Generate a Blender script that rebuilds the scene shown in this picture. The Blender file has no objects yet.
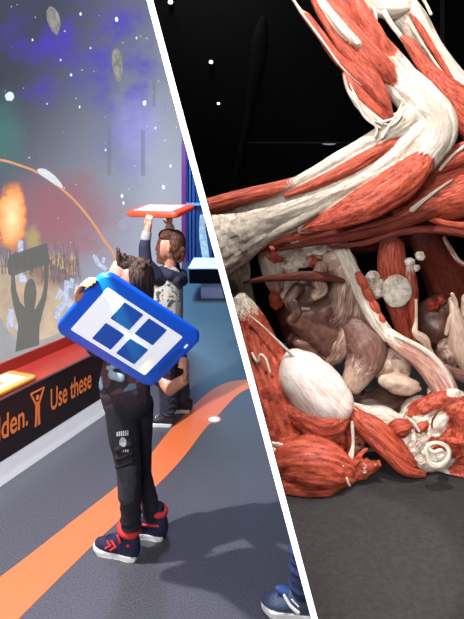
import bpy, math, random
from mathutils import Vector, Matrix, noise
import numpy as np

SC = bpy.context.scene
COL = SC.collection
FOC, HX, HY, EYE = 500.0, 232.0, 184.0, 1.5
rnd = random.Random(7)
WLOC = {}

def Q(px, py, d):
    return Vector(((px-HX)/FOC*d, d, EYE-(py-HY)/FOC*d))
def F(px, py, z=0.0):
    return Q(px, py, (EYE-z)*FOC/(py-HY))

# ------------------------------------------------------------------ tagging
def tag(o, label=None, cat=None, group=None, kind=None):
    if label: o['label'] = label
    if cat: o['category'] = cat
    if group: o['group'] = group
    if kind: o['kind'] = kind
    return o
def thing(name, loc, label, cat, group=None):
    o = bpy.data.objects.new(name, None); COL.objects.link(o)
    o.location = loc; o.empty_display_size = .05
    WLOC[o.name] = Vector(loc)
    return tag(o, label, cat, group)

# ------------------------------------------------------------------ materials
def sock(n, names, v):
    for k in names:
        if k in n.inputs:
            n.inputs[k].default_value = v; return
def mat(name, col, rough=.6, metal=0, emit=None, es=0, bump=0, bscale=80, var=0, spec=.5, sheen=0, noise_coord='Object'):
    m = bpy.data.materials.new(name); m.use_nodes = True
    nt = m.node_tree; b = nt.nodes['Principled BSDF']
    c = (*col, 1)
    b.inputs['Base Color'].default_value = c
    b.inputs['Roughness'].default_value = rough
    b.inputs['Metallic'].default_value = metal
    sock(b, ['Specular IOR Level'], spec)
    if emit:
        b.inputs['Emission Color'].default_value = (*emit, 1)
        b.inputs['Emission Strength'].default_value = es
    if bump or var:
        tc = nt.nodes.new('ShaderNodeTexCoord')
        n = nt.nodes.new('ShaderNodeTexNoise'); n.inputs['Scale'].default_value = bscale
        n.inputs['Detail'].default_value = 4
        nt.links.new(tc.outputs[noise_coord], n.inputs['Vector'])
        if bump:
            bp = nt.nodes.new('ShaderNodeBump'); bp.inputs['Strength'].default_value = bump
            bp.inputs['Distance'].default_value = .004
            nt.links.new(n.outputs['Fac'], bp.inputs['Height']); nt.links.new(bp.outputs['Normal'], b.inputs['Normal'])
        if var:
            r = nt.nodes.new('ShaderNodeValToRGB')
            r.color_ramp.elements[0].position = .35; r.color_ramp.elements[1].position = .65
            r.color_ramp.elements[0].color = (*[max(0, x*(1-var)) for x in col], 1)
            r.color_ramp.elements[1].color = (*[min(1, x*(1+var)) for x in col], 1)
            nt.links.new(n.outputs['Fac'], r.inputs['Fac']); nt.links.new(r.outputs['Color'], b.inputs['Base Color'])
    return m

def N(nt, t, **kw):
    n = nt.nodes.new(t)
    for k, v in kw.items(): setattr(n, k, v)
    return n
def math_node(nt, op, a, b=None, clamp=False):
    n = nt.nodes.new('ShaderNodeMath'); n.operation = op; n.use_clamp = clamp
    for i, x in enumerate((a, b)):
        if x is None: continue
        if isinstance(x, (int, float)): n.inputs[i].default_value = x
        else: nt.links.new(x, n.inputs[i])
    return n.outputs[0]
def mix_col(nt, fac, a, b, mode='MIX'):
    n = nt.nodes.new('ShaderNodeMix'); n.data_type = 'RGBA'; n.blend_type = mode
    if isinstance(fac, (int, float)): n.inputs[0].default_value = fac
    else: nt.links.new(fac, n.inputs[0])
    for i, x in ((6, a), (7, b)):
        if isinstance(x, tuple): n.inputs[i].default_value = (*x, 1) if len(x) == 3 else x
        else: nt.links.new(x, n.inputs[i])
    return n.outputs[2]

def tissue(name, redA, redB, creamA, creamB, rough=.5, bump=.6):
    """fibrous tissue: attribute Fib = fibre coordinates, Col.r = white fraction, Col.g = darkening"""
    m = bpy.data.materials.new(name); m.use_nodes = True
    nt = m.node_tree; b = nt.nodes['Principled BSDF']
    fa = N(nt, 'ShaderNodeAttribute', attribute_name='Fib')
    ca = N(nt, 'ShaderNodeAttribute', attribute_name='Col')
    sp = N(nt, 'ShaderNodeSeparateColor'); nt.links.new(ca.outputs['Color'], sp.inputs[0])
    n1 = N(nt, 'ShaderNodeTexNoise'); n1.inputs['Scale'].default_value = 1; n1.inputs['Detail'].default_value = 5
    n1.inputs['Roughness'].default_value = .65
    n1.inputs['Distortion'].default_value = .6
    nt.links.new(fa.outputs['Vector'], n1.inputs['Vector'])
    n2 = N(nt, 'ShaderNodeTexNoise'); n2.inputs['Scale'].default_value = 45; n2.inputs['Detail'].default_value = 3
    tc = N(nt, 'ShaderNodeTexCoord'); nt.links.new(tc.outputs['Object'], n2.inputs['Vector'])
    w = math_node(nt, 'ADD', sp.outputs[0], math_node(nt, 'MULTIPLY', math_node(nt, 'SUBTRACT', n1.outputs['Fac'], .5), .9))
    w = math_node(nt, 'ADD', w, math_node(nt, 'MULTIPLY', math_node(nt, 'SUBTRACT', n2.outputs['Fac'], .5), .35))
    w = math_node(nt, 'MULTIPLY', math_node(nt, 'SUBTRACT', w, .36), 3.6, True)
    f = math_node(nt, 'MULTIPLY', math_node(nt, 'SUBTRACT', n1.outputs['Fac'], .36), 3.6, True)
    red = mix_col(nt, f, redA, redB)
    cr = mix_col(nt, f, creamA, creamB)
    c = mix_col(nt, w, red, cr)
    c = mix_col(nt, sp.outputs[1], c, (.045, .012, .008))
    nt.links.new(c, b.inputs['Base Color'])
    b.inputs['Roughness'].default_value = rough
    sock(b, ['Specular IOR Level'], .35)
    bp = N(nt, 'ShaderNodeBump'); bp.inputs['Strength'].default_value = bump; bp.inputs['Distance'].default_value = .005
    h = math_node(nt, 'ADD', n1.outputs['Fac'], math_node(nt, 'MULTIPLY', n2.outputs['Fac'], .6))
    nt.links.new(h, bp.inputs['Height']); nt.links.new(bp.outputs['Normal'], b.inputs['Normal'])
    return m

# ------------------------------------------------------------------ mesh collector
class MB:
    def __init__(s): s.v = []; s.f = []; s.fib = []; s.col = []
    def add(s, verts, faces, fib=None, col=None):
        o = len(s.v)
        s.v += [Vector(p) for p in verts]
        s.f += [tuple(i+o for i in f) for f in faces]
        s.fib += fib if fib else [tuple(Vector(p)*150) for p in verts]
        s.col += col if col else [(0.0, 0.0, 0.0, 1.0)]*len(verts)
        return s
    def box(s, lo, hi, M=None):
        x0, y0, z0 = lo; x1, y1, z1 = hi
        P = [Vector(p) for p in ((x0,y0,z0),(x1,y0,z0),(x1,y1,z0),(x0,y1,z0),(x0,y0,z1),(x1,y0,z1),(x1,y1,z1),(x0,y1,z1))]
        if M: P = [M @ p for p in P]
        return s.add(P, [(0,3,2,1),(4,5,6,7),(0,1,5,4),(1,2,6,5),(2,3,7,6),(3,0,4,7)])
    def hexa(s, P):
        return s.add(P, [(0,3,2,1),(4,5,6,7),(0,1,5,4),(1,2,6,5),(2,3,7,6),(3,0,4,7)])
    def capsule(s, a, b, ra, rb, n=14, flat=1.0, fdir=None):
        a = Vector(a); b = Vector(b); t = b-a; L = t.length
        t = t/L if L > 1e-6 else Vector((0,0,1))
        fd = Vector(fdir) if fdir else (Vector((0,1,0)) if abs(t.y) < .9 else Vector((1,0,0)))
        side = t.cross(fd).normalized(); dep = side.cross(t).normalized()
        rings = []
        for i in range(6):
            an = -math.pi/2 + (i+.5)*math.pi/2/6; rings.append((a+t*ra*math.sin(an), ra*math.cos(an)))
        for i in range(6):
            an = (i+.5)*math.pi/2/6; rings.append((b+t*rb*math.sin(an), rb*math.cos(an)))
        V = [a-t*ra]; Fc = []
        for c, r in rings:
            for k in range(n):
                an = 2*math.pi*k/n
                V.append(c+side*r*math.cos(an)+dep*r*flat*math.sin(an))
        V.append(b+t*rb); last = len(V)-1
        for k in range(n): Fc.append((0, 1+(k+1) % n, 1+k))
        for j in range(len(rings)-1):
            for k in range(n):
                p = 1+j*n; q = p+n
                Fc.append((p+k, p+(k+1) % n, q+(k+1) % n, q+k))
        q = 1+(len(rings)-1)*n
        for k in range(n): Fc.append((q+k, q+(k+1) % n, last))
        return s.add(V, Fc)
    def chain(s, pts, **kw):
        for (a, ra), (b, rb) in zip(pts[:-1], pts[1:]): s.capsule(a, b, ra, rb, **kw)
        return s
    def ell(s, c, r, M=None, n=28, m=18, amp=0, fr=30, w=0, dk=0, seed=0, ff=60):
        c = Vector(c); V = []; Fc = []; fib = []; col = []
        for i in range(m+1):
            th = math.pi*i/m
            for k in range(n):
                ph = 2*math.pi*k/n
                p = Vector((math.sin(th)*math.cos(ph), math.sin(th)*math.sin(ph), math.cos(th)))
                g = 1+amp*noise.noise(p*fr*.1+Vector((seed*7.3, 0, 0))) if amp else 1
                p = Vector((p.x*r[0], p.y*r[1], p.z*r[2]))*g
                if M: p = M @ p
                V.append(c+p); fib.append(tuple((c+p)*ff)); col.append((w, dk, 0, 1))
        for i in range(m):
            for k in range(n):
                a = i*n+k; b = i*n+(k+1) % n
                Fc.append((a, a+n, b+n, b))
        return s.add(V, Fc, fib, col)
    def sweep(s, ctrl, white=0, dark=0, n=28, seg=12, fib=.05, seed=0, ff=270, fl=26, lump=0, wfn=None, ends=True, px=True):
        """ctrl rows: (px, py, depth, radius_px[, flat]) or world rows (Vector, r, flat) when px=False"""
        P = []; R = []; FL = []
        for c in ctrl:
            if px:
                P.append(Q(c[0], c[1], c[2])); R.append(c[3]*c[2]/FOC); FL.append(c[4] if len(c) > 4 else .8)
            else:
                P.append(Vector(c[0])); R.append(c[1]); FL.append(c[2] if len(c) > 2 else .8)
        W = white if isinstance(white, (list, tuple)) else [white]*len(P)
        D = dark if isinstance(dark, (list, tuple)) else [dark]*len(P)
        def cr(A, i, t):
            a = A[max(i-1, 0)]; b = A[i]; c = A[i+1]; d = A[min(i+2, len(A)-1)]
            return .5*((2*b)+(c-a)*t+(2*a-5*b+4*c-d)*t*t+(3*b-a-3*c+d)*t**3)
        S = []
        for i in range(len(P)-1):
            for k in range(seg):
                t = k/seg
                S.append((cr(P, i, t), max(cr(R, i, t), 1e-4), FL[i]*(1-t)+FL[i+1]*t, W[i]*(1-t)+W[i+1]*t, D[i]*(1-t)+D[i+1]*t))
        S.append((P[-1], R[-1], FL[-1], W[-1], D[-1]))
        if ends:
            pre = S[0]; post = S[-1]; T0 = (S[0][0]-S[1][0]).normalized(); T1 = (S[-1][0]-S[-2][0]).normalized()
            A = [(pre[0]+T0*pre[1]*.8*math.sin(a), pre[1]*math.cos(a), *pre[2:]) for a in (1.5, 1.1, .7, .35)]
            B = [(post[0]+T1*post[1]*.8*math.sin(a), post[1]*math.cos(a), *post[2:]) for a in (.35, .7, 1.1, 1.5)]
            S = A+S+B
        V = []; Fc = []; fb = []; col = []; L = 0; sd = seed*3.17
        for j, (p, r, flt, w, dk) in enumerate(S):
            q0 = S[max(j-1, 0)][0]; q1 = S[min(j+1, len(S)-1)][0]
            if j: L += (p-S[j-1][0]).length
            T = (q1-q0).normalized()
            up = Vector((0, 1, 0))
            if abs(T.dot(up)) > .95: up = Vector((0, 0, 1))
            side = T.cross(up).normalized(); dep = side.cross(T).normalized()
            for k in range(n):
                a = 2*math.pi*k/n; ca, sa = math.cos(a), math.sin(a)
                g = 1+fib*noise.noise(Vector((ca*2.6, sa*2.6, L*6+sd)))*2+fib*noise.noise(Vector((ca*7, sa*7, L*10+sd)))*1.6
                if lump: g += lump*noise.noise(Vector((ca*1.2, sa*1.2, L*28+sd)))
                V.append(p+side*r*g*ca+dep*r*g*flt*sa)
                fb.append((ca*r*ff+sd, sa*r*ff, L*fl))
                ww = wfn(j/(len(S)-1), a, w) if wfn else w
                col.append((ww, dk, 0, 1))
        for j in range(len(S)-1):
            for k in range(n):
                a = j*n+k; b = j*n+(k+1) % n
                Fc.append((a, b, b+n, a+n))
        Fc.append(tuple(range(n))[::-1]); Fc.append(tuple(range((len(S)-1)*n, len(S)*n)))
        return s.add(V, Fc, fb, col)
    def prism(s, poly, ax, ay, org, thick):
        """polygon (2D) extruded: org + x*ax + y*ay, thickness vector"""
        n = len(poly)
        A = [org+ax*x+ay*y for x, y in poly]; B = [p+thick for p in A]
        return s.add(A+B, [tuple(range(n))[::-1], tuple(range(n, 2*n))]+[(i, (i+1) % n, n+(i+1) % n, n+i) for i in range(n)])
    def mesh(s, name, origin=Vector((0,0,0)), smooth=True):
        me = bpy.data.meshes.new(name)
        me.from_pydata([tuple(p-origin) for p in s.v], [], s.f)
        a = me.attributes.new('Fib', 'FLOAT_VECTOR', 'POINT'); a.data.foreach_set('vector', np.array(s.fib, dtype=np.float32).ravel())
        c = me.attributes.new('Col', 'FLOAT_COLOR', 'POINT'); c.data.foreach_set('color', np.array(s.col, dtype=np.float32).ravel())
        me.validate(); me.update()
        if smooth: me.shade_smooth()
        return me
    def build(s, name, m, parent=None, smooth=True, bevel=0, label=None, fuse=0, sm=6, colfn=None, auto=False):
        if fuse: s.fuse(fuse, sm)
        if colfn: s.col = [(*colfn(p), 0, 1) for p in s.v]
        if parent: org = WLOC[root_of(parent).name]
        else:
            xs = [p.x for p in s.v]; ys = [p.y for p in s.v]; zs = [p.z for p in s.v]
            org = Vector(((min(xs)+max(xs))/2, (min(ys)+max(ys))/2, min(zs)))
        me = s.mesh(name, org, smooth)
        me.materials.append(m)
        o = bpy.data.objects.new(name, me); COL.objects.link(o)
        if parent: o.parent = parent
        else: o.location = org; WLOC[o.name] = org.copy()
        if bevel:
            b = o.modifiers.new('bevel', 'BEVEL'); b.width = bevel; b.segments = 2; b.limit_method = 'ANGLE'
        if label: o['label'] = label
        return o
    def fuse_keep(s, voxel, it=3, amp=0.0):
        from mathutils.kdtree import KDTree
        v0, f0, c0 = s.v, s.fib, s.col
        kd = KDTree(len(v0))
        for i, p in enumerate(v0): kd.insert(p, i)
        kd.balance(); s.fuse(voxel, it)
        fb = []; cl = []; out = []
        for p in s.v:
            near = kd.find_n(p, 4); wsum = 0; c = [0, 0]
            for (_, i, d) in near:
                w = 1/(d+1e-4); wsum += w; c[0] += w*c0[i][0]; c[1] += w*c0[i][1]
            fb.append(f0[near[0][1]]); cl.append((c[0]/wsum, c[1]/wsum, 0, 1))
        s.fib = fb; s.col = cl
        if amp:
            me = bpy.data.meshes.new('t'); me.from_pydata([tuple(p) for p in s.v], [], s.f); me.update()
            ns = [v.normal.copy() for v in me.vertices]; bpy.data.meshes.remove(me)
            s.v = [p+n*amp*(noise.noise(Vector(f)*.55)+.5*noise.noise(Vector(f)*1.1)) for p, n, f in zip(s.v, ns, fb)]
        return s
    def fuse(s, voxel, it=6):
        me = bpy.data.meshes.new('tmp'); me.from_pydata([tuple(p) for p in s.v], [], s.f); me.update()
        o = bpy.data.objects.new('tmp', me); COL.objects.link(o)
        r = o.modifiers.new('r', 'REMESH'); r.mode = 'VOXEL'; r.voxel_size = voxel
        q = o.modifiers.new('s', 'SMOOTH'); q.factor = .5; q.iterations = it
        dg = bpy.context.evaluated_depsgraph_get(); e = o.evaluated_get(dg); m2 = e.to_mesh()
        s.v = [v.co.copy() for v in m2.vertices]; s.f = [tuple(p.vertices) for p in m2.polygons]
        s.fib = [tuple(p*150) for p in s.v]; s.col = [(0, 0, 0, 1)]*len(s.v)
        e.to_mesh_clear(); bpy.data.objects.remove(o); bpy.data.meshes.remove(me)
        return s
def root_of(o):
    while o.parent: o = o.parent
    return o

def text_poly(body, size, bold=0.0, shear=0.0, space=1.0):
    """default font glyphs as triangles in 2D: list of verts, faces"""
    cu = bpy.data.curves.new('t', 'FONT'); cu.body = body; cu.size = size; cu.offset = bold; cu.space_character = space
    cu.resolution_u = 6
    o = bpy.data.objects.new('t', cu); COL.objects.link(o)
    dg = bpy.context.evaluated_depsgraph_get(); e = o.evaluated_get(dg); m = e.to_mesh()
    V = [(v.co.x, v.co.y) for v in m.vertices]; Fc = [tuple(p.vertices) for p in m.polygons]
    e.to_mesh_clear(); bpy.data.objects.remove(o); bpy.data.curves.remove(cu)
    return V, Fc

def rrect(w, h, r, n=6):
    P = []
    for cx, cy, a0 in ((w-r, h-r, 0), (r, h-r, 90), (r, r, 180), (w-r, r, 270)):
        for i in range(n+1):
            a = math.radians(a0+90*i/n); P.append((cx+r*math.cos(a), cy+r*math.sin(a)))
    return P

# ================================================================== CAMERA
cam = bpy.data.cameras.new('camera'); co = bpy.data.objects.new('camera', cam); COL.objects.link(co)
co.location = (0, 0, EYE); co.rotation_euler = (math.pi/2, 0, 0)
cam.sensor_fit = 'HORIZONTAL'; cam.sensor_width = 36; cam.lens = FOC/464*36
cam.shift_y = -(309.5-HY)/464; cam.clip_start = .05; cam.clip_end = 60
SC.camera = co
SC.view_settings.view_transform = 'Standard'; SC.view_settings.look = 'None'
w = bpy.data.worlds.new('world'); SC.world = w; w.use_nodes = True
w.node_tree.nodes['Background'].inputs[0].default_value = (.35, .4, .6, 1)
w.node_tree.nodes['Background'].inputs[1].default_value = .015

# ================================================================== MATERIALS
M_white = mat('white_paint', (.8, .8, .82), .5, var=.05, bscale=8)
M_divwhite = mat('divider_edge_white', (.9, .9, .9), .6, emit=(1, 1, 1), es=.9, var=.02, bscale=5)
M_black = mat('matt_black', (.004, .004, .005), .8, bump=.1, spec=.15)
M_navywall = mat('navy_wall', (.02, .03, .09), .6, bump=.1)
M_blackpanel = mat('black_panel', (.018, .012, .014), .35, bump=.05, bscale=200)
M_red = mat('red_lacquer', (.30, .028, .018), .35, var=.15, bscale=4)
M_orange = mat('orange_lettering', (.85, .22, .05), .5, emit=(1, .3, .08), es=.12, var=.05)
M_stripe = mat('orange_vinyl', (.66, .155, .05), .4, bump=.1, bscale=300, var=.06)

# ================================================================== SETTING
GX = .2662; GD = .0664
def DX(z, y): return GX*(EYE-z)-GD*y       # slanted divider: x of its centre plane
hw = .0039
H = 3.7
def slab(name, x0, x1, y0, y1, m, kind='structure'):
    mb = MB()
    P = []
    for z in (0, H):
        P += [Vector((DX(z, y0)+x0, y0, z)), Vector((DX(z, y0)+x1, y0, z)), Vector((DX(z, y1)+x1, y1, z)), Vector((DX(z, y1)+x0, y1, z))]
    mb.hexa(P)
    o = mb.build(name, m, smooth=False); tag(o, kind=kind); return o
dv = slab('view_divider', -hw, hw, .6, 9.7, M_divwhite)  # line between two joined views, built as an added partition with glowing edge
dv['label'] = 'white split line between two joined views, built as an added thin slanted partition'
dv.data.materials.append(M_navywall); dv.data.materials.append(M_black)
for p in dv.data.polygons:
    if p.normal.y > -.9 and p.normal.x < -.5: p.material_index = 1
    elif p.normal.x > .5: p.material_index = 2

def floor_mat():
    m = bpy.data.materials.new('speckled_grey_vinyl'); m.use_nodes = True
    nt = m.node_tree; b = nt.nodes['Principled BSDF']
    tc = N(nt, 'ShaderNodeTexCoord')
    n = N(nt, 'ShaderNodeTexNoise'); n.inputs['Scale'].default_value = 170; n.inputs['Detail'].default_value = 3
    n2 = N(nt, 'ShaderNodeTexNoise'); n2.inputs['Scale'].default_value = 2.2; n2.inputs['Detail'].default_value = 3
    for q in (n, n2): nt.links.new(tc.outputs['Object'], q.inputs['Vector'])
    f = math_node(nt, 'MULTIPLY', math_node(nt, 'SUBTRACT', n.outputs['Fac'], .35), 3, True)
    c = mix_col(nt, f, (.028, .030, .036), (.105, .108, .118))
    c = mix_col(nt, math_node(nt, 'MULTIPLY', n2.outputs['Fac'], .25), c, (.085, .087, .10))
    nt.links.new(c, b.inputs['Base Color'])
    b.inputs['Roughness'].default_value = .42
    bp = N(nt, 'ShaderNodeBump'); bp.inputs['Strength'].default_value = .25; bp.inputs['Distance'].default_value = .002
    nt.links.new(n.outputs['Fac'], bp.inputs['Height']); nt.links.new(bp.outputs['Normal'], b.inputs['Normal'])
    return m
tag(MB().box((-4.5, -.5, -.1), (4, 10.2, 0)).build('floor', floor_mat(), smooth=False), kind='structure')
tag(MB().box((-4.5, -.5, H), (4, 10.2, H+.1)).build('ceiling', M_black, smooth=False), kind='structure')
tag(MB().box((3.6, -.5, 0), (3.7, 10.2, H)).build('wall_right', M_black, smooth=False), kind='structure')

# ---- interactive wall (left).  u runs along the wall, nrm points into the room
uu = Vector((.384, .923, 0)).normalized(); nn = Vector((.923, -.384, 0)); nn = (nn-uu*nn.dot(uu)).normalized()
P0 = Vector((-1.146, 2.467, 0)); K0 = P0.dot(nn)
UP = Vector((0, 0, 1))
def wallpt(px, py, off):        # pixel -> (s, z) on the plane set back by off
    r = Vector(((px-HX)/FOC, 1, -(py-HY)/FOC)); d = (K0-off)/(r.x*nn.x+r.y*nn.y)
    p = Vector((r.x*d, d, EYE+r.z*d)); return ((p-P0).dot(uu), p.z)
def W3(s, z, off): return P0-nn*off+uu*s+UP*z
BACK = .30
S_END = wallpt(181.5, 200, BACK)[0]
S0 = -2.4
SE_C = wallpt(146, 390, 0)[0]
# wall behind
mb = MB()
o0 = W3(S0, 0, BACK+.03)
mb.prism([(0, 0), (S_END-S0, 0), (S_END-S0, H), (0, H)], uu, UP, o0, -nn*.12)
tag(mb.build('wall_left', mat('pale_wall', (.62, .64, .68), .6, bump=.05), smooth=False), kind='structure')
# console (baseboard + black fascia + red ledge)
def tops(px, py): return wallpt(px, py, 0)[1]
zT = wallpt(0, 401, 0)[1]; zB = wallpt(0, 462.6, 0)[1]
con = thing('console_ledge', W3((SE_C+S0)/2, 0, BACK/2), 'long low ledge with red top, black lettered fascia and white plinth below the projection screen', 'ledge')
MB().prism([(0, 0), (SE_C-S0, 0), (SE_C-S0, zB), (0, zB)], uu, UP, W3(S0, 0, .006), -nn*(BACK-.01)).build('plinth', mat('self_glow_white_plinth', (.85, .85, .86), .5, emit=(.9, .93, 1), es=.33, var=.03, bscale=8), con, smooth=False)  # plinth glows a little by itself, standing in for light on it
fas = MB().prism([(0, zB), (SE_C-S0, zB), (SE_C-S0, zT), (0, zT)], uu, UP, W3(S0, 0, 0), -nn*.02).build('fascia', M_blackpanel, con, smooth=False)
MB().prism([(0, zT-.035), (SE_C-S0, zT-.035), (SE_C-S0, zT-.012), (0, zT-.012)], uu, UP, W3(S0, 0, .02), -nn*(BACK-.02)).build('ledge_top', M_red, con, smooth=False)
zS = wallpt(0, 363, BACK)[1]
MB().prism([(0, zT-.012), (SE_C-S0, zT-.012), (SE_C-S0, zS), (0, zS)], uu, UP, W3(S0, 0, BACK-.015), -nn*.013).build('back_board', M_red, con, smooth=False)
# lettering
def put_text(body, s0, z0, size, m, parent, xs=1.0, bold=.0):
    V, Fc = text_poly(body, size, bold)
    mb = MB(); mb.add([W3(s0+x*xs, z0+y, -.0015) for x, y in V], Fc)
    return mb.build('lettering', m, parent, smooth=False)
a = wallpt(50, 411, 0); b = wallpt(91, 377, 0); c0 = wallpt(27.5, 430, 0); l0 = wallpt(-3, 443, 0)
zbase = a[1]
capH = wallpt(50, 389, 0)[1]-zbase
V_, F_ = text_poly('Use these', 1); wU = max(v[0] for v in V_)
hU = max(v[1] for v in V_)
sz = capH/.72
put_text('Use these', a[0], zbase, sz, M_orange, fas, xs=(b[0]-a[0])/(wU*sz), bold=.0028)
V_, F_ = text_poly('lden.', 1); wD = max(v[0] for v in V_)
put_text('lden.', l0[0], zbase-.002, sz, M_orange, fas, xs=(c0[0]-l0[0])/(wD*sz), bold=.0028)
# icon: little figure holding a board over its head
mb = MB()
ic = wallpt(37.5, 405, 0)[0]; ih = capH*1.55; iz = zbase-capH*.32
def bar(x0, y0, x1, y1, w):
    d = Vector((x1-x0, y1-y0)); nrm = Vector((-d.y, d.x)).normalized()*w/2
    pts = [(x0+nrm.x, y0+nrm.y), (x0-nrm.x, y0-nrm.y), (x1-nrm.x, y1-nrm.y), (x1+nrm.x, y1+nrm.y)]
    mb.prism(pts, uu, UP, W3(ic, iz, -.0008), nn*.001)
g = ih
bar(-.26*g, .99*g, .26*g, .99*g, .05*g); bar(-.25*g, .99*g, -.06*g, .62*g, .06*g); bar(.25*g, .99*g, .06*g, .62*g, .06*g)
bar(0, .68*g, 0, .3*g, .17*g); bar(-.04*g, .36*g, -.07*g, 0, .075*g); bar(.04*g, .36*g, .07*g, 0, .075*g)
hp = [(.065*g*math.cos(i*math.pi/6), .8*g+.075*g*math.sin(i*math.pi/6)) for i in range(12)]
mb.prism(hp, uu, UP, W3(ic, iz, -.0008), nn*.001)
mb.build('pictogram', M_orange, fas, smooth=False)

# ---- projection screen
def screen_mat():
    m = bpy.data.materials.new('space_projection'); m.use_nodes = True
    nt = m.node_tree; b = nt.nodes['Principled BSDF']
    at = N(nt, 'ShaderNodeAttribute', attribute_name='Fib')     # (px/100, py/100, 0) picture coordinates stored on the mesh
    sp = N(nt, 'ShaderNodeSeparateXYZ'); nt.links.new(at.outputs['Vector'], sp.inputs[0])
    X, Z = sp.outputs[0], sp.outputs[1]
    def nz(scale, det=4, off=0, rough=.6):
        mp = N(nt, 'ShaderNodeMapping'); mp.inputs['Location'].default_value = (off, off*1.7, off)
        nt.links.new(at.outputs['Vector'], mp.inputs[0])
        n = N(nt, 'ShaderNodeTexNoise'); n.inputs['Scale'].default_value = scale; n.inputs['Detail'].default_value = det
        n.inputs['Roughness'].default_value = rough
        nt.links.new(mp.outputs[0], n.inputs['Vector']); return n.outputs['Fac']
    def smooth(v, lo, hi):
        n = N(nt, 'ShaderNodeMapRange'); n.interpolation_type = 'SMOOTHSTEP'
        nt.links.new(v, n.inputs[0]); n.inputs[1].default_value = lo; n.inputs[2].default_value = hi; return n.outputs[0]
    def blob(cx, cz, rx, rz):
        a = math_node(nt, 'DIVIDE', math_node(nt, 'SUBTRACT', X, cx), rx)
        c = math_node(nt, 'DIVIDE', math_node(nt, 'SUBTRACT', Z, cz), rz)
        d = math_node(nt, 'SQRT', math_node(nt, 'ADD', math_node(nt, 'MULTIPLY', a, a), math_node(nt, 'MULTIPLY', c, c)))
        d = math_node(nt, 'ADD', d, math_node(nt, 'MULTIPLY', math_node(nt, 'SUBTRACT', nz(3, 4, cx*9+cz), .5), .8))
        n = N(nt, 'ShaderNodeMapRange'); n.interpolation_type = 'SMOOTHSTEP'
        nt.links.new(d, n.inputs[0]); n.inputs[1].default_value = 1; n.inputs[2].default_value = .1; return n.outputs[0]
    return m, nt, b, at, X, Z, nz, smooth, blob
# wall picture coordinates: along-wall position g (0..~1.6) and height
m_s, nt, b_, at_, X, Z, nz, smooth, blob = screen_mat()
diag = math_node(nt, 'ADD', math_node(nt, 'MULTIPLY', X, .62), math_node(nt, 'MULTIPLY', Z, .42))
base = mix_col(nt, smooth(diag, .25, 2.05), (.060, .068, .095), (.40, .44, .55))
base = mix_col(nt, math_node(nt, 'MULTIPLY', blob(.0, 1.35, .35, .55), .55), base, (.08, .28, .24))
neb = math_node(nt, 'MULTIPLY', smooth(nz(1.8, 5, 3.1), .38, .68), .8)
nebm = math_node(nt, 'ADD', math_node(nt, 'ADD', blob(.85, .35, .95, .9), blob(1.35, .95, .55, 1.2)), blob(.3, .6, .5, .6), True)
base = mix_col(nt, math_node(nt, 'MULTIPLY', neb, nebm), base, (.09, .055, .58))
base = mix_col(nt, math_node(nt, 'MULTIPLY', blob(1.38, 1.35, .35, .6), .7), base, (.38, .38, .82))
base = mix_col(nt, math_node(nt, 'MULTIPLY', blob(.6, 2.2, .85, .7), .75), base, (.42, .13, .15))
base = mix_col(nt, math_node(nt, 'MULTIPLY', smooth(nz(2.5, 4, 9), .5, .7), math_node(nt, 'MULTIPLY', blob(.55, 2.3, .6, .5), .5)), base, (.20, .06, .09))
base = mix_col(nt, math_node(nt, 'MULTIPLY', blob(1.6, 1.8, .35, 1.1), .4), base, (.55, .58, .68))
base = mix_col(nt, smooth(Z, 3.15, 3.4), base, (.46, .47, .50))
vo = N(nt, 'ShaderNodeTexVoronoi'); vo.inputs['Scale'].default_value = 17
nt.links.new(at_.outputs['Vector'], vo.inputs['Vector'])
vs = N(nt, 'ShaderNodeSeparateColor'); nt.links.new(vo.outputs['Color'], vs.inputs[0])
rad = math_node(nt, 'MULTIPLY', math_node(nt, 'POWER', vs.outputs[0], 5), .17)
star = math_node(nt, 'MULTIPLY', math_node(nt, 'LESS_THAN', vo.outputs['Distance'], rad), .75)
base = mix_col(nt, star, base, (.75, .82, 1.0))
gr = math_node(nt, 'ADD', math_node(nt, 'MULTIPLY', nz(60, 2, 5), .35), .83)
ml = N(nt, 'ShaderNodeVectorMath', operation='SCALE'); nt.links.new(base, ml.inputs[0]); nt.links.new(gr, ml.inputs['Scale'])
b_.inputs['Base Color'].default_value = (.008, .008, .008, 1); b_.inputs['Roughness'].default_value = .9; sock(b_, ['Specular IOR Level'], .05)
nt.links.new(ml.outputs[0], b_.inputs['Emission Color']); b_.inputs['Emission Strength'].default_value = 1.0

def to_px(p):
    d = p.y
    return (HX+p.x/d*FOC, HY-(p.z-EYE)/d*FOC)
scr = thing('projection_screen', W3(.5, zS, BACK), 'huge projected space game screen with meteors, orange arc and fireball above the red ledge', 'screen')
mb = MB(); ns, nzz = 60, 40; V = []; Fc = []; fb = []
SS0 = wallpt(-40, 200, BACK)[0]
for j in range(nzz+1):
    for i in range(ns+1):
        s_ = S0+(S_END-S0)*i/ns; z_ = zS+(H-.05-zS)*j/nzz
        p = W3(s_, z_, BACK); V.append(p)
        # picture coordinates of the game image: along-wall and height, scaled
        pp = to_px(p) if p.y > .8 else (-400, 100)
        fb.append((pp[0]/100, pp[1]/100, 0))
for j in range(nzz):
    for i in range(ns):
        a_ = j*(ns+1)+i; Fc.append((a_, a_+1, a_+ns+2, a_+ns+1))
mb.add(V, Fc, fb, [(0, 0, 0, 1)]*len(V))
mb.build('screen_image', m_s, scr, smooth=False)

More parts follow.
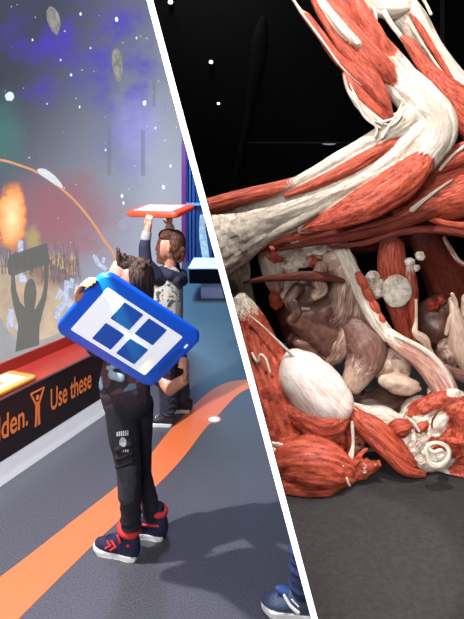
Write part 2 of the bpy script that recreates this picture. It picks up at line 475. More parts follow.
def emat(name, col, es=1.0, alpha=1.0, var=0, scale=60):
    m = mat(name, tuple(x*.02 for x in col), .9, emit=col, es=es, spec=.03)
    nt = m.node_tree; b = nt.nodes['Principled BSDF']
    if var:
        n = N(nt, 'ShaderNodeTexNoise'); n.inputs['Scale'].default_value = scale; n.inputs['Detail'].default_value = 5
        tc = N(nt, 'ShaderNodeTexCoord'); nt.links.new(tc.outputs['Object'], n.inputs['Vector'])
        f = math_node(nt, 'MULTIPLY', math_node(nt, 'SUBTRACT', n.outputs['Fac'], .35), 3, True)
        c = mix_col(nt, f, tuple(x*(1-var) for x in col), tuple(min(1, x*(1+var*.6)) for x in col))
        nt.links.new(c, b.inputs['Emission Color'])
    if alpha < 1: b.inputs['Alpha'].default_value = alpha
    return m
def flat_poly(name, pts, m, lay, parent=None, tri=False):
    """flat picture element on the screen, pts traced in the photograph's frame and laid on the screen plane"""
    off = BACK-.0012*lay
    P = [wallpt(x, y, BACK) for x, y in pts]
    mb = MB(); V = [W3(s, z, off) for s, z in P]
    mb.add(V, [tuple(range(len(V)))])
    return mb.build(name, m, parent or scr, smooth=False)
def smooth_loop(pts, k=5):
    out = []; n = len(pts)
    for i in range(n):
        a, b, c, d = [Vector(pts[(i+j-1) % n]) for j in range(4)]
        for t in range(k):
            t /= k
            q = .5*((2*b)+(c-a)*t+(2*a-5*b+4*c-d)*t*t+(3*b-a-3*c+d)*t**3); out.append((q.x, q.y))
    return out
# game landscape
rr = random.Random(3)
def soft_mat(name, col, cx, cy, rx, ry, es=1, var=0, col2=None, hard=.3, nscale=8, namp=.7, amax=1):
    """emissive blob fading to clear at its rim (Fib holds picture coordinates)"""
    m = bpy.data.materials.new(name); m.use_nodes = True; nt = m.node_tree; b = nt.nodes['Principled BSDF']
    at = N(nt, 'ShaderNodeAttribute', attribute_name='Fib')
    sp = N(nt, 'ShaderNodeSeparateXYZ'); nt.links.new(at.outputs['Vector'], sp.inputs[0])
    a = math_node(nt, 'DIVIDE', math_node(nt, 'SUBTRACT', sp.outputs[0], cx), rx)
    c = math_node(nt, 'DIVIDE', math_node(nt, 'SUBTRACT', sp.outputs[1], cy), ry)
    d = math_node(nt, 'SQRT', math_node(nt, 'ADD', math_node(nt, 'MULTIPLY', a, a), math_node(nt, 'MULTIPLY', c, c)))
    n = N(nt, 'ShaderNodeTexNoise'); n.inputs['Scale'].default_value = nscale; n.inputs['Detail'].default_value = 5
    nt.links.new(at.outputs['Vector'], n.inputs['Vector'])
    d = math_node(nt, 'ADD', d, math_node(nt, 'MULTIPLY', math_node(nt, 'SUBTRACT', n.outputs['Fac'], .5), namp))
    mr = N(nt, 'ShaderNodeMapRange'); mr.interpolation_type = 'SMOOTHSTEP'; nt.links.new(d, mr.inputs[0])
    mr.inputs[1].default_value = .9; mr.inputs[2].default_value = hard
    mr2 = N(nt, 'ShaderNodeMapRange'); nt.links.new(d, mr2.inputs[0]); mr2.inputs[1].default_value = .75; mr2.inputs[2].default_value = .05
    cc = mix_col(nt, mr2.outputs[0], col, col2 or col)
    nt.links.new(cc, b.inputs['Emission Color']); b.inputs['Emission Strength'].default_value = es
    b.inputs['Base Color'].default_value = (.02, .02, .02, 1)
    nt.links.new(math_node(nt, 'MULTIPLY', mr.outputs[0], amax), b.inputs['Alpha'])
    return m
def soft_quad(name, x0, y0, x1, y1, m, lay):
    off = BACK-.0012*lay; V = []; fb = []; Fc = []; n = 10
    for j in range(n+1):
        for i in range(n+1):
            x = x0+(x1-x0)*i/n; y = y0+(y1-y0)*j/n
            V.append(W3(*wallpt(x, y, BACK), off)); fb.append((x/100, y/100, 0))
    for j in range(n):
        for i in range(n):
            a = j*(n+1)+i; Fc.append((a, a+1, a+n+2, a+n+1))
    mb = MB(); mb.add(V, Fc, fb, [(0, 0, 0, 1)]*len(V)); return mb.build(name, m, scr, smooth=False)
sand = [(-260, 280), (-40, 268), (20, 268), (45, 270), (60, 288), (72, 300), (84, 322), (40, 344), (0, 330), (-40, 340), (-260, 400)]
flat_poly('sand_ground', smooth_loop(sand, 4), emat('sand', (.70, .53, .36), 1, .85, .2, 9), 1)
rock = [(-260, 350), (-40, 330), (-5, 312), (0, 318), (14, 340), (30, 343), (50, 337), (62, 332), (84, 322), (84, 330), (40, 348), (-40, 380), (-260, 480)]
flat_poly('grey_ground', rock, emat('grey_ground', (.42, .42, .43), 1, .95, .08, 12), 2)
# burnt grass blades, one drawing
mb = MB()
for i in range(150):
    x = -6+rr.random()*88; yb = 262+rr.random()*22-(6 if x < 40 else 0); hgt = 12+rr.random()*26; ln = rr.uniform(-3, 3)
    P = [wallpt(x-.8, yb, BACK), wallpt(x+.8, yb, BACK), wallpt(x+ln, yb-hgt, BACK)]
    mb.add([W3(s, z, BACK-.0036) for s, z in P], [(0, 1, 2)])
tag(mb.build('grass', emat('burnt_grass', (.26, .21, .20), 1, .6, .5, 30), scr, smooth=False), kind='stuff')
mb = MB()
for i in range(60):
    x = -6+rr.random()*82; yb = 258+rr.random()*18; hgt = 4+rr.random()*12; ln = rr.uniform(-2, 2)
    P = [wallpt(x-.5, yb, BACK), wallpt(x+.5, yb, BACK), wallpt(x+ln, yb-hgt, BACK)]
    mb.add([W3(s, z, BACK-.004) for s, z in P], [(0, 1, 2)])
tag(mb.build('flame_tips', emat('yellow_embers', (.85, .6, .3), 1, .7, .3, 30), scr, smooth=False), kind='stuff')
soft_quad('red_hill', 5, 235, 92, 300, soft_mat('red_hill', (.30, .14, .12), .5, 2.72, .42, .24, col2=(.22, .15, .13), amax=.75), 2.5)
soft_quad('fireball', -22, 172, 38, 262, soft_mat('fireball', (.95, .30, .06), .11, 2.17, .19, .42, 1.1, col2=(1.0, .80, .42), hard=.6, namp=.55), 4)
soft_quad('yellow_flare', 18, 215, 50, 262, soft_mat('yellow_flare', (.6, .55, .12), .32, 2.4, .12, .2, 1, amax=.5), 3.8)
# orange arc
arc = [(-200, 215), (-140, 183), (-80, 164), (-30, 157), (0, 160), (18, 165), (38, 173), (60, 188), (78, 205), (93, 224), (104, 241), (112, 252), (122, 275)]
pts = []
def crp(A, k=6):
    out = []
    for i in range(len(A)-1):
        a = Vector(A[max(i-1, 0)]); b = Vector(A[i]); c = Vector(A[i+1]); d = Vector(A[min(i+2, len(A)-1)])
        for t in range(k):
            t /= k; out.append(.5*((2*b)+(c-a)*t+(2*a-5*b+4*c-d)*t*t+(3*b-a-3*c+d)*t**3))
    out.append(Vector(A[-1])); return out
ap = crp(arc); mb = MB(); V = []
for i, p in enumerate(ap):
    t = (ap[min(i+1, len(ap)-1)]-ap[max(i-1, 0)]).normalized(); nr = Vector((-t.y, t.x))*1.15
    for q in (p+nr, p-nr): V.append(W3(*wallpt(q.x, q.y, BACK), BACK-.006))
mb.add(V, [(2*i, 2*i+1, 2*i+3, 2*i+2) for i in range(len(ap)-1)])
mb.build('orbit_arc', emat('orbit_orange', (.85, .40, .20), 1, 1, .1), scr, smooth=False)
ship = smooth_loop([(37, 169), (44, 169), (53, 175), (60, 183), (62, 188), (55, 185), (46, 179), (38, 173)], 4)
flat_poly('spacecraft', ship, emat('spacecraft_white', (.8, .88, .9), 1, 1, .15, 90), 6)
# meteors
def blobpts(cx, cy, rx, ry, rot, n=16, seed=1):
    r_ = random.Random(seed); P = []
    for i in range(n):
        a = 2*math.pi*i/n; k = 1+r_.uniform(-.12, .12)
        x, y = rx*k*math.cos(a), ry*k*math.sin(a)
        P.append((cx+x*math.cos(rot)-y*math.sin(rot), cy+x*math.sin(rot)+y*math.cos(rot)))
    return P
M_met = emat('meteor_rock', (.33, .31, .29), 1, 1, .35, 25)
flat_poly('meteor', blobpts(53, 20, 6, 14.5, -.28, seed=2), M_met, 3)
flat_poly('meteor', blobpts(117, 64, 5, 17, -.08, seed=5), M_met, 3)
flat_poly('meteor', blobpts(126, 223, 10, 6, -.5, seed=8), emat('pale_meteor', (.42, .42, .58), 1, .7, .1, 20), 3)
M_star = emat('star_light', (.75, .88, 1), 1.2)
flat_poly('star_cluster', blobpts(9, 96.5, 4.6, 4.6, 0, seed=9), M_star, 4)
for i, (x, y, r) in enumerate([(116, 19.5, 1.8), (80, 14, 1.2), (70.5, 75, 1.1), (144, 103, 2), (79, 107, 1), (163, 187, 1.6), (170, 166, 1.2), (121.5, 196, 1.5), (123, 203, 1.2), (105, 150, .9), (32, 40, .9), (155, 128, 1), (60, 60, .8), (90, 48, .8), (136, 38, .9)]):
    flat_poly('star', blobpts(x, y, r, r*1.5, 0, 8, seed=i), M_star, 4)
M_seam = emat('grey_bar', (.22, .22, .30), 1, .55)
for x, y0, y1, hwid in ((108.5, 125, 175, 2), (142.5, 130, 176, 2), (153.5, 67, 106, 1.6)):
    flat_poly('tracking_bar', [(x-hwid, y0), (x+hwid, y0), (x+hwid, y1), (x-hwid, y1)], M_seam, 4)
M_cry = emat('crystal', (.62, .68, .90), 1, 1, .25, 40)
for k, (x, y, r1, r2, ro) in enumerate([(59, 295, 3, 5, .5), (66, 287, 2.6, 7, .1), (71, 283, 2.4, 5, .2), (62, 306, 4, 6, .9), (76, 293, 2.4, 9, .1), (57, 314, 3, 5, .3), (67, 300, 3, 8, -.3), (96, 260, 2.4, 5, -.4), (101, 266, 2.2, 6, -.9), (103, 260, 1.6, 3, .2), (20, 247, 3, 7, .05), (13, 280, 2.6, 5, .2), (20, 276, 2.5, 6, 0), (24, 279, 2, 4, -.2), (10, 318, 3.5, 9, .1), (17, 326, 2.5, 4, .6)]):
    flat_poly('crystal', [(x+(a*math.cos(ro)-b*math.sin(ro)), y+(a*math.sin(ro)+b*math.cos(ro))) for a, b in ((-r1, -r2), (r1*.8, -r2*.9), (r1, r2), (-r1*.8, r2))], M_cry, 4+k*.01)
# grey silhouette of a player holding a tile overhead, shown on the screen
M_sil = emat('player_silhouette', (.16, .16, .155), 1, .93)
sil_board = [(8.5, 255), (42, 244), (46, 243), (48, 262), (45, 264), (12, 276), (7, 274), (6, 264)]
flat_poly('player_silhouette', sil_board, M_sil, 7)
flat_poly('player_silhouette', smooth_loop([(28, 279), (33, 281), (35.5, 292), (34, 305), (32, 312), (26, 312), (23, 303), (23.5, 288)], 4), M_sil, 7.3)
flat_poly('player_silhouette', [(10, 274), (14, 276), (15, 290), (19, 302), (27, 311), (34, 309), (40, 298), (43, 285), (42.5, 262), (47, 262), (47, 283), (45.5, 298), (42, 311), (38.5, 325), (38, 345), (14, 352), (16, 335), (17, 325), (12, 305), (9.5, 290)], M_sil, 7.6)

# yellow framed tile lying on the red ledge
def tile(name, org, ax, ay, w, h, th, mframe, mface, label, squares=None, msq=None, inset=(.11, .86, .14, .86), handle=True, cat='game tile'):
    """org = corner; ax, ay unit vectors along width and height; normal = ax x ay"""
    az = ax.cross(ay).normalized()
    c = org+ax*w/2+ay*h/2
    r = thing(name, c, label, cat)
    mb = MB(); pr = rrect(w, h, min(w, h)*.13, 6)
    n = len(pr)
    def inset_ring(k, z):
        return [org+ax*(w/2+(x-w/2)*(1-k/w*2))+ay*(h/2+(y-h/2)*(1-k/h*2))+az*z for x, y in pr]
    e = th*.3
    rings = [inset_ring(e, -th), inset_ring(e*.3, -th+e*.35), inset_ring(0, -th+e), inset_ring(0, -e), inset_ring(e*.3, -e*.35), inset_ring(e, 0)]
    V = [p for R in rings for p in R]; Fc = [tuple(range(n))[::-1], tuple(range(5*n, 6*n))]
    for j in range(5):
        for k in range(n): Fc.append((j*n+k, j*n+(k+1) % n, (j+1)*n+(k+1) % n, (j+1)*n+k))
    mb.add(V, Fc); mb.build('frame', mframe, r)
    a0, a1, b0, b1 = inset
    fw, fh = w*(a1-a0), h*(b1-b0)
    mb = MB(); mb.prism(rrect(fw, fh, .006, 3), ax, ay, org+ax*w*a0+ay*h*b0-az*.002, az*.0035)
    face = mb.build('face_panel', mface, r, smooth=False)
    if squares:
        for (ca, cb, sa, sb) in squares:
            mb = MB()
            o1 = org+ax*w*(ca-sa/2)+ay*h*(cb-sb/2)+az*.001
            mb.prism(rrect(w*sa, h*sb, .003, 2), ax, ay, o1, az*.004)
            mb.build('raised_square', msq, face, smooth=False, bevel=.001)
    if handle:
        mb = MB(); o1 = org+ax*w*.905+ay*h*.30
        mb.prism(rrect(w*.035, h*.4, w*.0165, 5), ax, ay, o1-az*.001, az*.0042)
        mb.build('grip_slot', handle if handle is not True else mframe, r, smooth=False, bevel=.001)
        mb = MB(); mb.prism(rrect(.008, .02, .0035, 4), ax, ay, org+ax*w*.93+ay*h*.75, az*.003)
        mb.build('button', mface, r, smooth=False)
    return r
M_yel = mat('yellow_plastic', (.50, .32, .06), .4, var=.05)
M_tface = mat('pale_face', (.8, .82, .85), .35, emit=(.8, .9, 1), es=.3, var=.03)  # face glows faintly by itself so it looks whiter
pt = W3(*wallpt(-16, 412, BACK*.5), BACK*.5); pt.z = zT+.012
tz = zT+.016
c1 = F(-14, 409, tz); c2 = F(38, 381.5, tz)
ax = (W3(1, 0, 0)-W3(0, 0, 0)).normalized()
ya = -nn
axr = (ax*math.cos(.16)+ya*math.sin(.16)).normalized(); ayr = UP.cross(axr)
tile('game_tile', W3(wallpt(-22, 400, 0)[0]+.03, tz, .05), ax, -nn, .40, .20, .026, M_yel, M_tface, 'yellow framed white game tile lying on the red ledge', squares=[(.5, .5, .22, .3)], msq=M_yel, handle=False)

# ---- floor stripe
Ls = [(-240, 737), (-120, 657), (-45, 607), (0, 577), (70, 523), (135, 471), (170, 430), (195, 404), (212, 390), (222, 384.5), (233, 381), (252, 379)]
Rs = [(-240, 874), (-120, 755), (-20, 656), (18, 619), (95, 543), (150, 492), (181, 460), (204, 430), (221, 412), (230, 402), (240, 393), (252, 387)]
Lw = [F(*p, .0015) for p in crp(Ls, 5)] if False else [F(p.x, p.y, .0015) for p in crp(Ls, 5)]
Rw = [F(p.x, p.y, .0015) for p in crp(Rs, 5)]
# extend the inner arm to the divider wall
mb = MB(); n = len(Lw)
for A in (Lw, Rw):
    for p in A:
        lim = DX(0, p.y)-.01
        if p.x > lim: p.x = lim
mb.add(Lw+Rw, [(i, n+i, n+i+1, i+1) for i in range(n-1)])
o = mb.build('trim_1', M_stripe, smooth=False); tag(o, 'orange band inlaid in the dark floor, curving towards the partition', kind='structure')
# floor marker disc
c = F(214, 419.5, .002); mb = MB()
mb.prism([(.036*math.cos(t*math.pi/12), .036*math.sin(t*math.pi/12)) for t in range(24)], Vector((1, 0, 0)), Vector((0, 1, 0)), c, UP*.002)
fm = thing('floor_marker', c, 'small white round marker on the dark floor beside the orange band', 'marker')
mb.build('disc', mat('white_marker', (.75, .77, .8), .4, var=.04), fm, smooth=False)
mb = MB()
for i in range(20):
    a, b2 = 2*math.pi*i/20, 2*math.pi*(i+1)/20
    P = [c+Vector((r*math.cos(t)-.01, r*math.sin(t), .0008)) for r, t in ((.050, a), (.055, a), (.055, b2), (.050, b2))]
    mb.add(P, [(0, 1, 2, 3)])
mb.build('ring', M_orange, fm, smooth=False)

# ---- far end of the left room
YB = 9.75
mb = MB().box((-4.5, YB, 0), (4, YB+.1, H)); tag(mb.build('wall_back', M_navywall, smooth=False), kind='structure')
M_door = mat('dark_blue_metal', (.05, .065, .22), .35, metal=.3, var=.1, bscale=5)
M_mag = mat('magenta_panel', (.22, .02, .12), .4, emit=(.35, .02, .2), es=.2, var=.1, bscale=3)
def back_x(px, y=YB): return (px-HX)/FOC*y
# door with panels, in the back wall
dr = MB().box((back_x(196), YB-.06, 0), (back_x(212), YB-.01, H-.1)).build('door_1', M_door, smooth=False); tag(dr, kind='structure')
for px in (186, 193):
    pass
fr = MB()
for x in (187, 190.5, 194, 205, 211): fr.box((back_x(x)-.02, YB-.12, 0), (back_x(x)+.02, YB-.061, H-.05))
tag(fr.build('trim_2', mat('blue_steel_frame', (.09, .12, .35), .3, metal=.4, var=.05), smooth=False), kind='structure')
rail = MB().box((back_x(185), YB-.17, 1.09), (back_x(208), YB-.125, 1.14)); tag(rail.build('trim_3', mat('pale_rail', (.35, .4, .6), .3, var=.05), smooth=False), kind='structure')
MB_ = MB().box((back_x(180), YB-.2, 0), (back_x(186.5), YB-.01, H-.1)); tag(MB_.build('trim_4', M_mag, smooth=False), kind='structure')
# glowing leaning tube
mb = MB(); mb.sweep([(Q(206.5, 262, 8.0), .055, 1), (Q(204.5, 248, 8.0), .06, 1), (Q(202.5, 232, 8.0), .055, 1), (Q(202, 216, 8.0), .035, 1)], px=False, fib=.03, n=16)
lt = thing('light_tube', F(206, 277.7), 'pale blue glowing tube standing at the dark far end beyond the bench', 'lamp')
mb.build('tube', emat('glowing_tube', (.42, .66, .95), 1.0, 1, .35, 12), lt)
bb = F(206, 277.7); MB().chain([(bb+UP*.02, .12), (bb+UP*.05, .1)]).build('foot', M_navywall, lt); MB().capsule(bb+UP*.04, Q(206, 262, 8.0), .03, .05).build('stem', M_navywall, lt)
# bench / plinth with pale top
bn = thing('display_bench', Vector((-.2, 6.6, 0)), 'white topped bench with dark upper band at the far end beside the partition', 'bench')
bd = 6.45
x0 = (188-HX)/FOC*bd
def bpoly(y0, y1, z0, z1, l, rgap, name, m):
    P = []
    for z in (z0, z1):
        xl = x0+l
        P += [Vector((xl, y0, z)), Vector((DX(z, y0)-rgap, y0, z)), Vector((DX(z, y1)-rgap, y1, z)), Vector((xl, y1, z))]
    mb = MB(); mb.hexa(P); mb.build(name, m, bn, smooth=False, bevel=.01)
ztop = EYE-(268-HY)/FOC*bd; zmid = EYE-(284-HY)/FOC*bd
bpoly(bd, bd+.9, ztop-.02, ztop, 0, .02, 'bench_top', mat('bench_white', (.82, .74, .78), .6, var=.05))
bpoly(bd+.02, bd+.85, zmid, ztop-.02, .01, .03, 'upper_band', mat('bench_navy', (.006, .006, .012), .8, var=.1, spec=.1))
bpoly(bd+.08, bd+.8, 0, zmid, .16, .06, 'base', mat('bench_grey', (.42, .5, .6), .5, var=.05))

# ================================================================== PEOPLE
def skin_mat(name, col):
    m = mat(name, col, .5, bump=.1, bscale=120, var=.06); b = m.node_tree.nodes['Principled BSDF']
    b.inputs['Subsurface Weight'].default_value = .12; b.inputs['Subsurface Radius'].default_value = (.01, .004, .002); return m
M_skin = skin_mat('skin', (.46, .215, .135))
def hair_mat(name, ca, cb):
    m = bpy.data.materials.new(name); m.use_nodes = True; nt = m.node_tree; b = nt.nodes['Principled BSDF']
    tc = N(nt, 'ShaderNodeTexCoord'); mp = N(nt, 'ShaderNodeMapping'); mp.inputs['Scale'].default_value = (170, 170, 16)
    n = N(nt, 'ShaderNodeTexNoise'); n.inputs['Scale'].default_value = 1; n.inputs['Detail'].default_value = 3
    nt.links.new(tc.outputs['Object'], mp.inputs[0]); nt.links.new(mp.outputs[0], n.inputs['Vector'])
    f = math_node(nt, 'MULTIPLY', math_node(nt, 'SUBTRACT', n.outputs['Fac'], .35), 3, True)
    nt.links.new(mix_col(nt, f, ca, cb), b.inputs['Base Color']); b.inputs['Roughness'].default_value = .65; sock(b, ['Specular IOR Level'], .25)
    bp = N(nt, 'ShaderNodeBump'); bp.inputs['Strength'].default_value = .9; bp.inputs['Distance'].default_value = .006
    nt.links.new(n.outputs['Fac'], bp.inputs['Height']); nt.links.new(bp.outputs['Normal'], b.inputs['Normal']); return m
M_hair1 = hair_mat('dark_brown_hair', (.010, .005, .003), (.095, .045, .025))
M_hair2 = hair_mat('brown_hair', (.02, .008, .005), (.14, .055, .03))
M_sweat = mat('black_sweatpants', (.0065, .0065, .012), .85, bump=.5, bscale=35, var=.25)
M_panel = mat('grey_knee_panel', (.036, .036, .048), .85, bump=.4, bscale=60, var=.15)
M_jeans = mat('dark_denim', (.022, .028, .045), .85, bump=.5, bscale=45, var=.4)
M_blued = mat('blue_denim', (.008, .018, .07), .8, bump=.5, bscale=40, var=.5)
M_navy = mat('navy_jersey', (.012, .013, .035), .85, bump=.5, bscale=50, var=.2)
M_cuff = mat('grey_rib_knit', (.30, .29, .30), .9, bump=.6, bscale=150, var=.1)
M_sole = mat('white_rubber', (.8, .8, .78), .5, var=.03)

def hand(mb, wrist, d, palmn, size, curl=.9, spread=.18, thumb_side=1):
    """palm + four fingers + thumb; d = finger direction, palmn = palm normal (side fingers curl towards)"""
    d = Vector(d).normalized(); pn = Vector(palmn); pn = (pn-d*pn.dot(d)).normalized(); sd = d.cross(pn).normalized()
    w = Vector(wrist); L = size
    k0 = w+d*L*.48
    for off in (-.16, -.05, .06, .16): mb.capsule(w+sd*off*L*.7+d*L*.05, k0+sd*off*L*1.05, L*.085, L*.08)
    for i, (off, ln) in enumerate(((-.19, .36), (-.065, .43), (.06, .46), (.18, .41))):
        ln *= L; p = k0+sd*off*L*1.1
        a = curl*.35; fd = (d*math.cos(a)+pn*math.sin(a)+sd*off*spread).normalized(); p1 = p+fd*ln*.42
        a = curl*1.1; fd = (d*math.cos(a)+pn*math.sin(a)).normalized(); p2 = p1+fd*ln*.33
        a = curl*1.75; fd = (d*math.cos(a)+pn*math.sin(a)).normalized(); p3 = p2+fd*ln*.25
        mb.chain([(p, L*.058), (p1, L*.054), (p2, L*.048), (p3, L*.04)])
    t0 = w+sd*thumb_side*L*.13+d*L*.12; t1 = t0+(sd*thumb_side*.75+d*.6+pn*.3).normalized()*L*.27
    t2 = t1+(d*.8+pn*.6+sd*thumb_side*.1).normalized()*L*.2
    mb.chain([(t0, L*.085), (t1, L*.066), (t2, L*.05)])

def sneaker(parent, toe, heel, m_up, m_col, m_trim, up=.075, high=True, wide=.072, cut=None):
    """toe, heel: ground points of the sole tips"""
    toe = Vector(toe); heel = Vector(heel); L = (toe-heel).length; X = (toe-heel).normalized(); Z = Vector((0, 0, 1)); Y = Z.cross(X)
    def L3(x, y, z): return heel+X*x*L+Y*y+Z*z
    prof = [(0, .55), (.03, .72), (.12, .84), (.3, .80), (.5, .86), (.68, 1.0), (.82, .97), (.92, .76), (.98, .42), (1, .12)]
    def outline(k):
        A = [(x, wide/2*y*k) for x, y in prof]; return A+[(x, -y) for x, y in reversed(A)]
    mb = MB(); O = outline(1.0); n = len(O)
    V = []
    for z, k in ((.001, .96), (.004, 1), (.017, 1.02), (.021, .98)):
        V += [L3(.5+(x-.5)*(k if k < 1 else 1.01), y*k, z+(.006 if x > .85 else 0)) for x, y in O]
    Fc = [tuple(range(n)), tuple(range(3*n, 4*n))[::-1]]
    for j in range(3):
        for k in range(n): Fc.append((j*n+k, j*n+(k+1) % n, (j+1)*n+(k+1) % n, (j+1)*n+k))
    mb.add(V, Fc); mb2 = mb
    shoe = None
    u = MB()
    top = .020
    for i in range(9):
        x = .10+i*.095
        zz = [.090, .095, .092, .080, .064, .050, .042, .036, .030][i]*up/.075
        wd = [.030, .032, .031, .030, .031, .034, .034, .031, .024][i]*wide/.072
        u.ell(L3(x, 0, top+zz*.30), (wd, wd, zz*.62), n=16, m=10)
    if high:
        u.capsule(L3(.18, 0, .06), L3(.20, 0, top+up+.014), .031, .033)
    else:
        u.capsule(L3(.18, 0, .05), L3(.20, 0, top+up-.012), .030, .031)
    shoe = u.build('shoe', m_up, parent, fuse=.004, sm=5)
    mb2.build('sole', M_sole, shoe, smooth=False, bevel=.0015)
    # collar ring
    c = MB(); ctr = L3(.20, 0, top+up+(.022 if high else -.002)); R = []
    for i in range(17):
        a = 2*math.pi*i/16; R.append((ctr+X*.036*math.cos(a)+Y*.034*math.sin(a)+Z*(.010*math.cos(a)-(.008 if high else 0)), .0125 if high else .007, 1))
    c.sweep(R, px=False, n=8, seg=2, ends=False, fib=0); c.build('collar', m_col, shoe)
    # laces and tongue
    c = MB(); 
    for i in range(4):
        x = .40+i*.085; z = top+[.062, .053, .046, .041][i]*up/.075
        c.sweep([(L3(x, -.020, z-.008), .0028, 1), (L3(x+.02, 0, z+.006), .0028, 1), (L3(x+.03, .020, z-.008), .0028, 1)], px=False, n=6, seg=3, fib=0)
    c.build('laces', m_trim, shoe)
    return shoe, L3

# ---------------------------------------------------------------- boy in front
kid = thing('person', F(128, 545), 'young child in dark sweatpants and navy-red high sneakers, holding a large blue tile', 'person', None)
mb = MB()
hc = Q(132, 283, 2.02)
mb.ell(hc, (.074, .082, .098)); mb.ell(Q(121, 278, 2.01), (.050, .066, .080))
mb.ell(Q(113, 284, 2.01), (.022, .03, .03)); mb.capsule(Q(111, 279, 2.0), Q(107.5, 284, 2.0), .010, .009)   # face front, nose
mb.ell(Q(115, 297, 2.02), (.03, .04, .025))                       # chin
mb.ell(Q(132, 288, 1.945), (.012, .010, .020))                  # ear
mb.capsule(Q(133, 300, 2.04), Q(131, 325, 2.05), .040, .045)
mb.chain([(Q(129, 338, 2.06), .07), (Q(127, 370, 2.06), .07), (Q(127, 396, 2.06), .07)], flat=.75)
lh = Q(92, 292, 1.93); rh = Q(176, 377, 1.93)
mb.chain([(Q(116, 332, 2.02), .040), (Q(96, 345, 1.98), .034), (Q(82, 322, 1.90), .028), (Q(80, 293, 1.80), .021)])
mb.chain([(Q(146, 334, 2.10), .040), (Q(157, 372, 2.08), .033), (Q(170, 389, 2.00), .026), (Q(184, 380, 1.90), .021)])
hand(mb, Q(80, 290, 1.79), Q(89, 277, 1.735)-Q(80, 290, 1.79), (.75, -.1, -.6), .105, curl=.8, thumb_side=1)
hand(mb, Q(185, 377, 1.89), Q(189, 357, 1.835)-Q(185, 377, 1.89), (-.9, -.1, .2), .112, curl=1.0, thumb_side=-1)
mb.chain([(Q(122, 406, 2.05), .044), (Q(125, 438, 2.02), .038), (Q(130, 470, 2.0), .030), (Q(131, 530, 2.01), .026)])
mb.chain([(Q(137, 406, 2.10), .044), (Q(140, 438, 2.11), .034), (Q(142, 474, 2.12), .026), (Q(151, 516, 2.11), .024)])
mb.build('body', M_skin, kid, fuse=.0045, sm=4)
# hair
mb = MB(); mb.ell(Q(138, 280, 2.02), (.068, .084, .092), amp=.05, fr=40); mb.ell(Q(127, 264, 2.02), (.050, .062, .036))
mb.ell(Q(139, 292, 2.02), (.060, .076, .080), amp=.06, fr=40, seed=2)
r_ = random.Random(5)
for i in range(16):                                            # upright tuft at the front and cowlicks
    x = 119+r_.uniform(-3, 7); d = 2.02+r_.uniform(-.05, .04); 
    mb.capsule(Q(x+2, 264, d), Q(x+r_.uniform(-4, 3), 254+r_.uniform(-2, 4)-(5 if x < 119 else 0), d+r_.uniform(-.01, .01)), .011, .0032)
for i in range(14):
    x = 128+i*1.6; d = 2.02+r_.uniform(-.06, .04)
    mb.capsule(Q(x, 266, d), Q(x+r_.uniform(-1, 4), 258+abs(i-6)*.5+r_.uniform(-2, 3), d), .012, .0035)
for i in range(16):
    x = 124+i*1.7; d = 1.955+abs(i-8)*.005
    mb.capsule(Q(x, 298, d), Q(x+1.5, 313-abs(i-10)*.8+r_.uniform(-2, 2), d+.02), .018, .006)
mb.build('hair', M_hair1, kid, fuse=.0042, sm=2)
# jacket
def jacket_mat():
    m = bpy.data.materials.new('dark_patterned_jacket'); m.use_nodes = True; nt = m.node_tree; b = nt.nodes['Principled BSDF']
    tc = N(nt, 'ShaderNodeTexCoord'); v = N(nt, 'ShaderNodeTexVoronoi'); v.inputs['Scale'].default_value = 22
    nt.links.new(tc.outputs['Object'], v.inputs['Vector'])
    sp = N(nt, 'ShaderNodeSeparateColor'); nt.links.new(v.outputs['Color'], sp.inputs[0])
    r = N(nt, 'ShaderNodeValToRGB'); r.color_ramp.interpolation = 'CONSTANT'
    E = r.color_ramp.elements; E[0].position = 0; E[0].color = (.012, .01, .014, 1); E[1].position = .55; E[1].color = (.09, .03, .045, 1)
    for p, c in ((.66, (.10, .17, .24)), (.76, (.34, .28, .24)), (.86, (.25, .06, .07)), (.93, (.015, .012, .02))):
        e = E.new(p); e.color = (*c, 1)
    nt.links.new(sp.outputs[0], r.inputs['Fac']); nt.links.new(r.outputs['Color'], b.inputs['Base Color']); b.inputs['Roughness'].default_value = .7
    return m
mb = MB()
mb.chain([(Q(130, 334, 2.06), .088), (Q(127, 360, 2.05), .092), (Q(124, 383, 2.05), .104)], flat=.8)
mb.ell(Q(116, 336, 2.03), (.05, .05, .045)); mb.ell(Q(145, 336, 2.09), (.05, .05, .045))
mb.chain([(Q(115, 334, 2.02), .050), (Q(97, 346, 1.99), .043), (Q(86, 318, 1.965), .033)])
mb.chain([(Q(147, 336, 2.10), .050), (Q(158, 373, 2.08), .042), (Q(167, 384, 2.03), .034)])
mb.capsule(Q(132, 318, 2.05), Q(131, 326, 2.05), .052, .06)
mb.build('jacket', jacket_mat(), kid, fuse=.005, sm=4)
mb = MB(); mb.chain([(Q(125.5, 393, 2.05), .106), (Q(126.5, 400, 2.05), .098)], flat=.82)
mb.build('hem_band', mat('dark_plum_hem', (.030, .018, .028), .85, bump=.5, bscale=60, var=.2), kid, fuse=.005, sm=4)
mb = MB(); mb.capsule(Q(112, 375, 1.965), Q(121, 378, 1.955), .018, .018, flat=.5); mb.capsule(Q(116, 366, 1.96), Q(108, 368, 1.97), .012, .01, flat=.5)
mb.build('pocket_patch', mat('pale_blue_patch', (.20, .30, .36), .6, var=.3, bscale=30), kid, fuse=.004, sm=2)
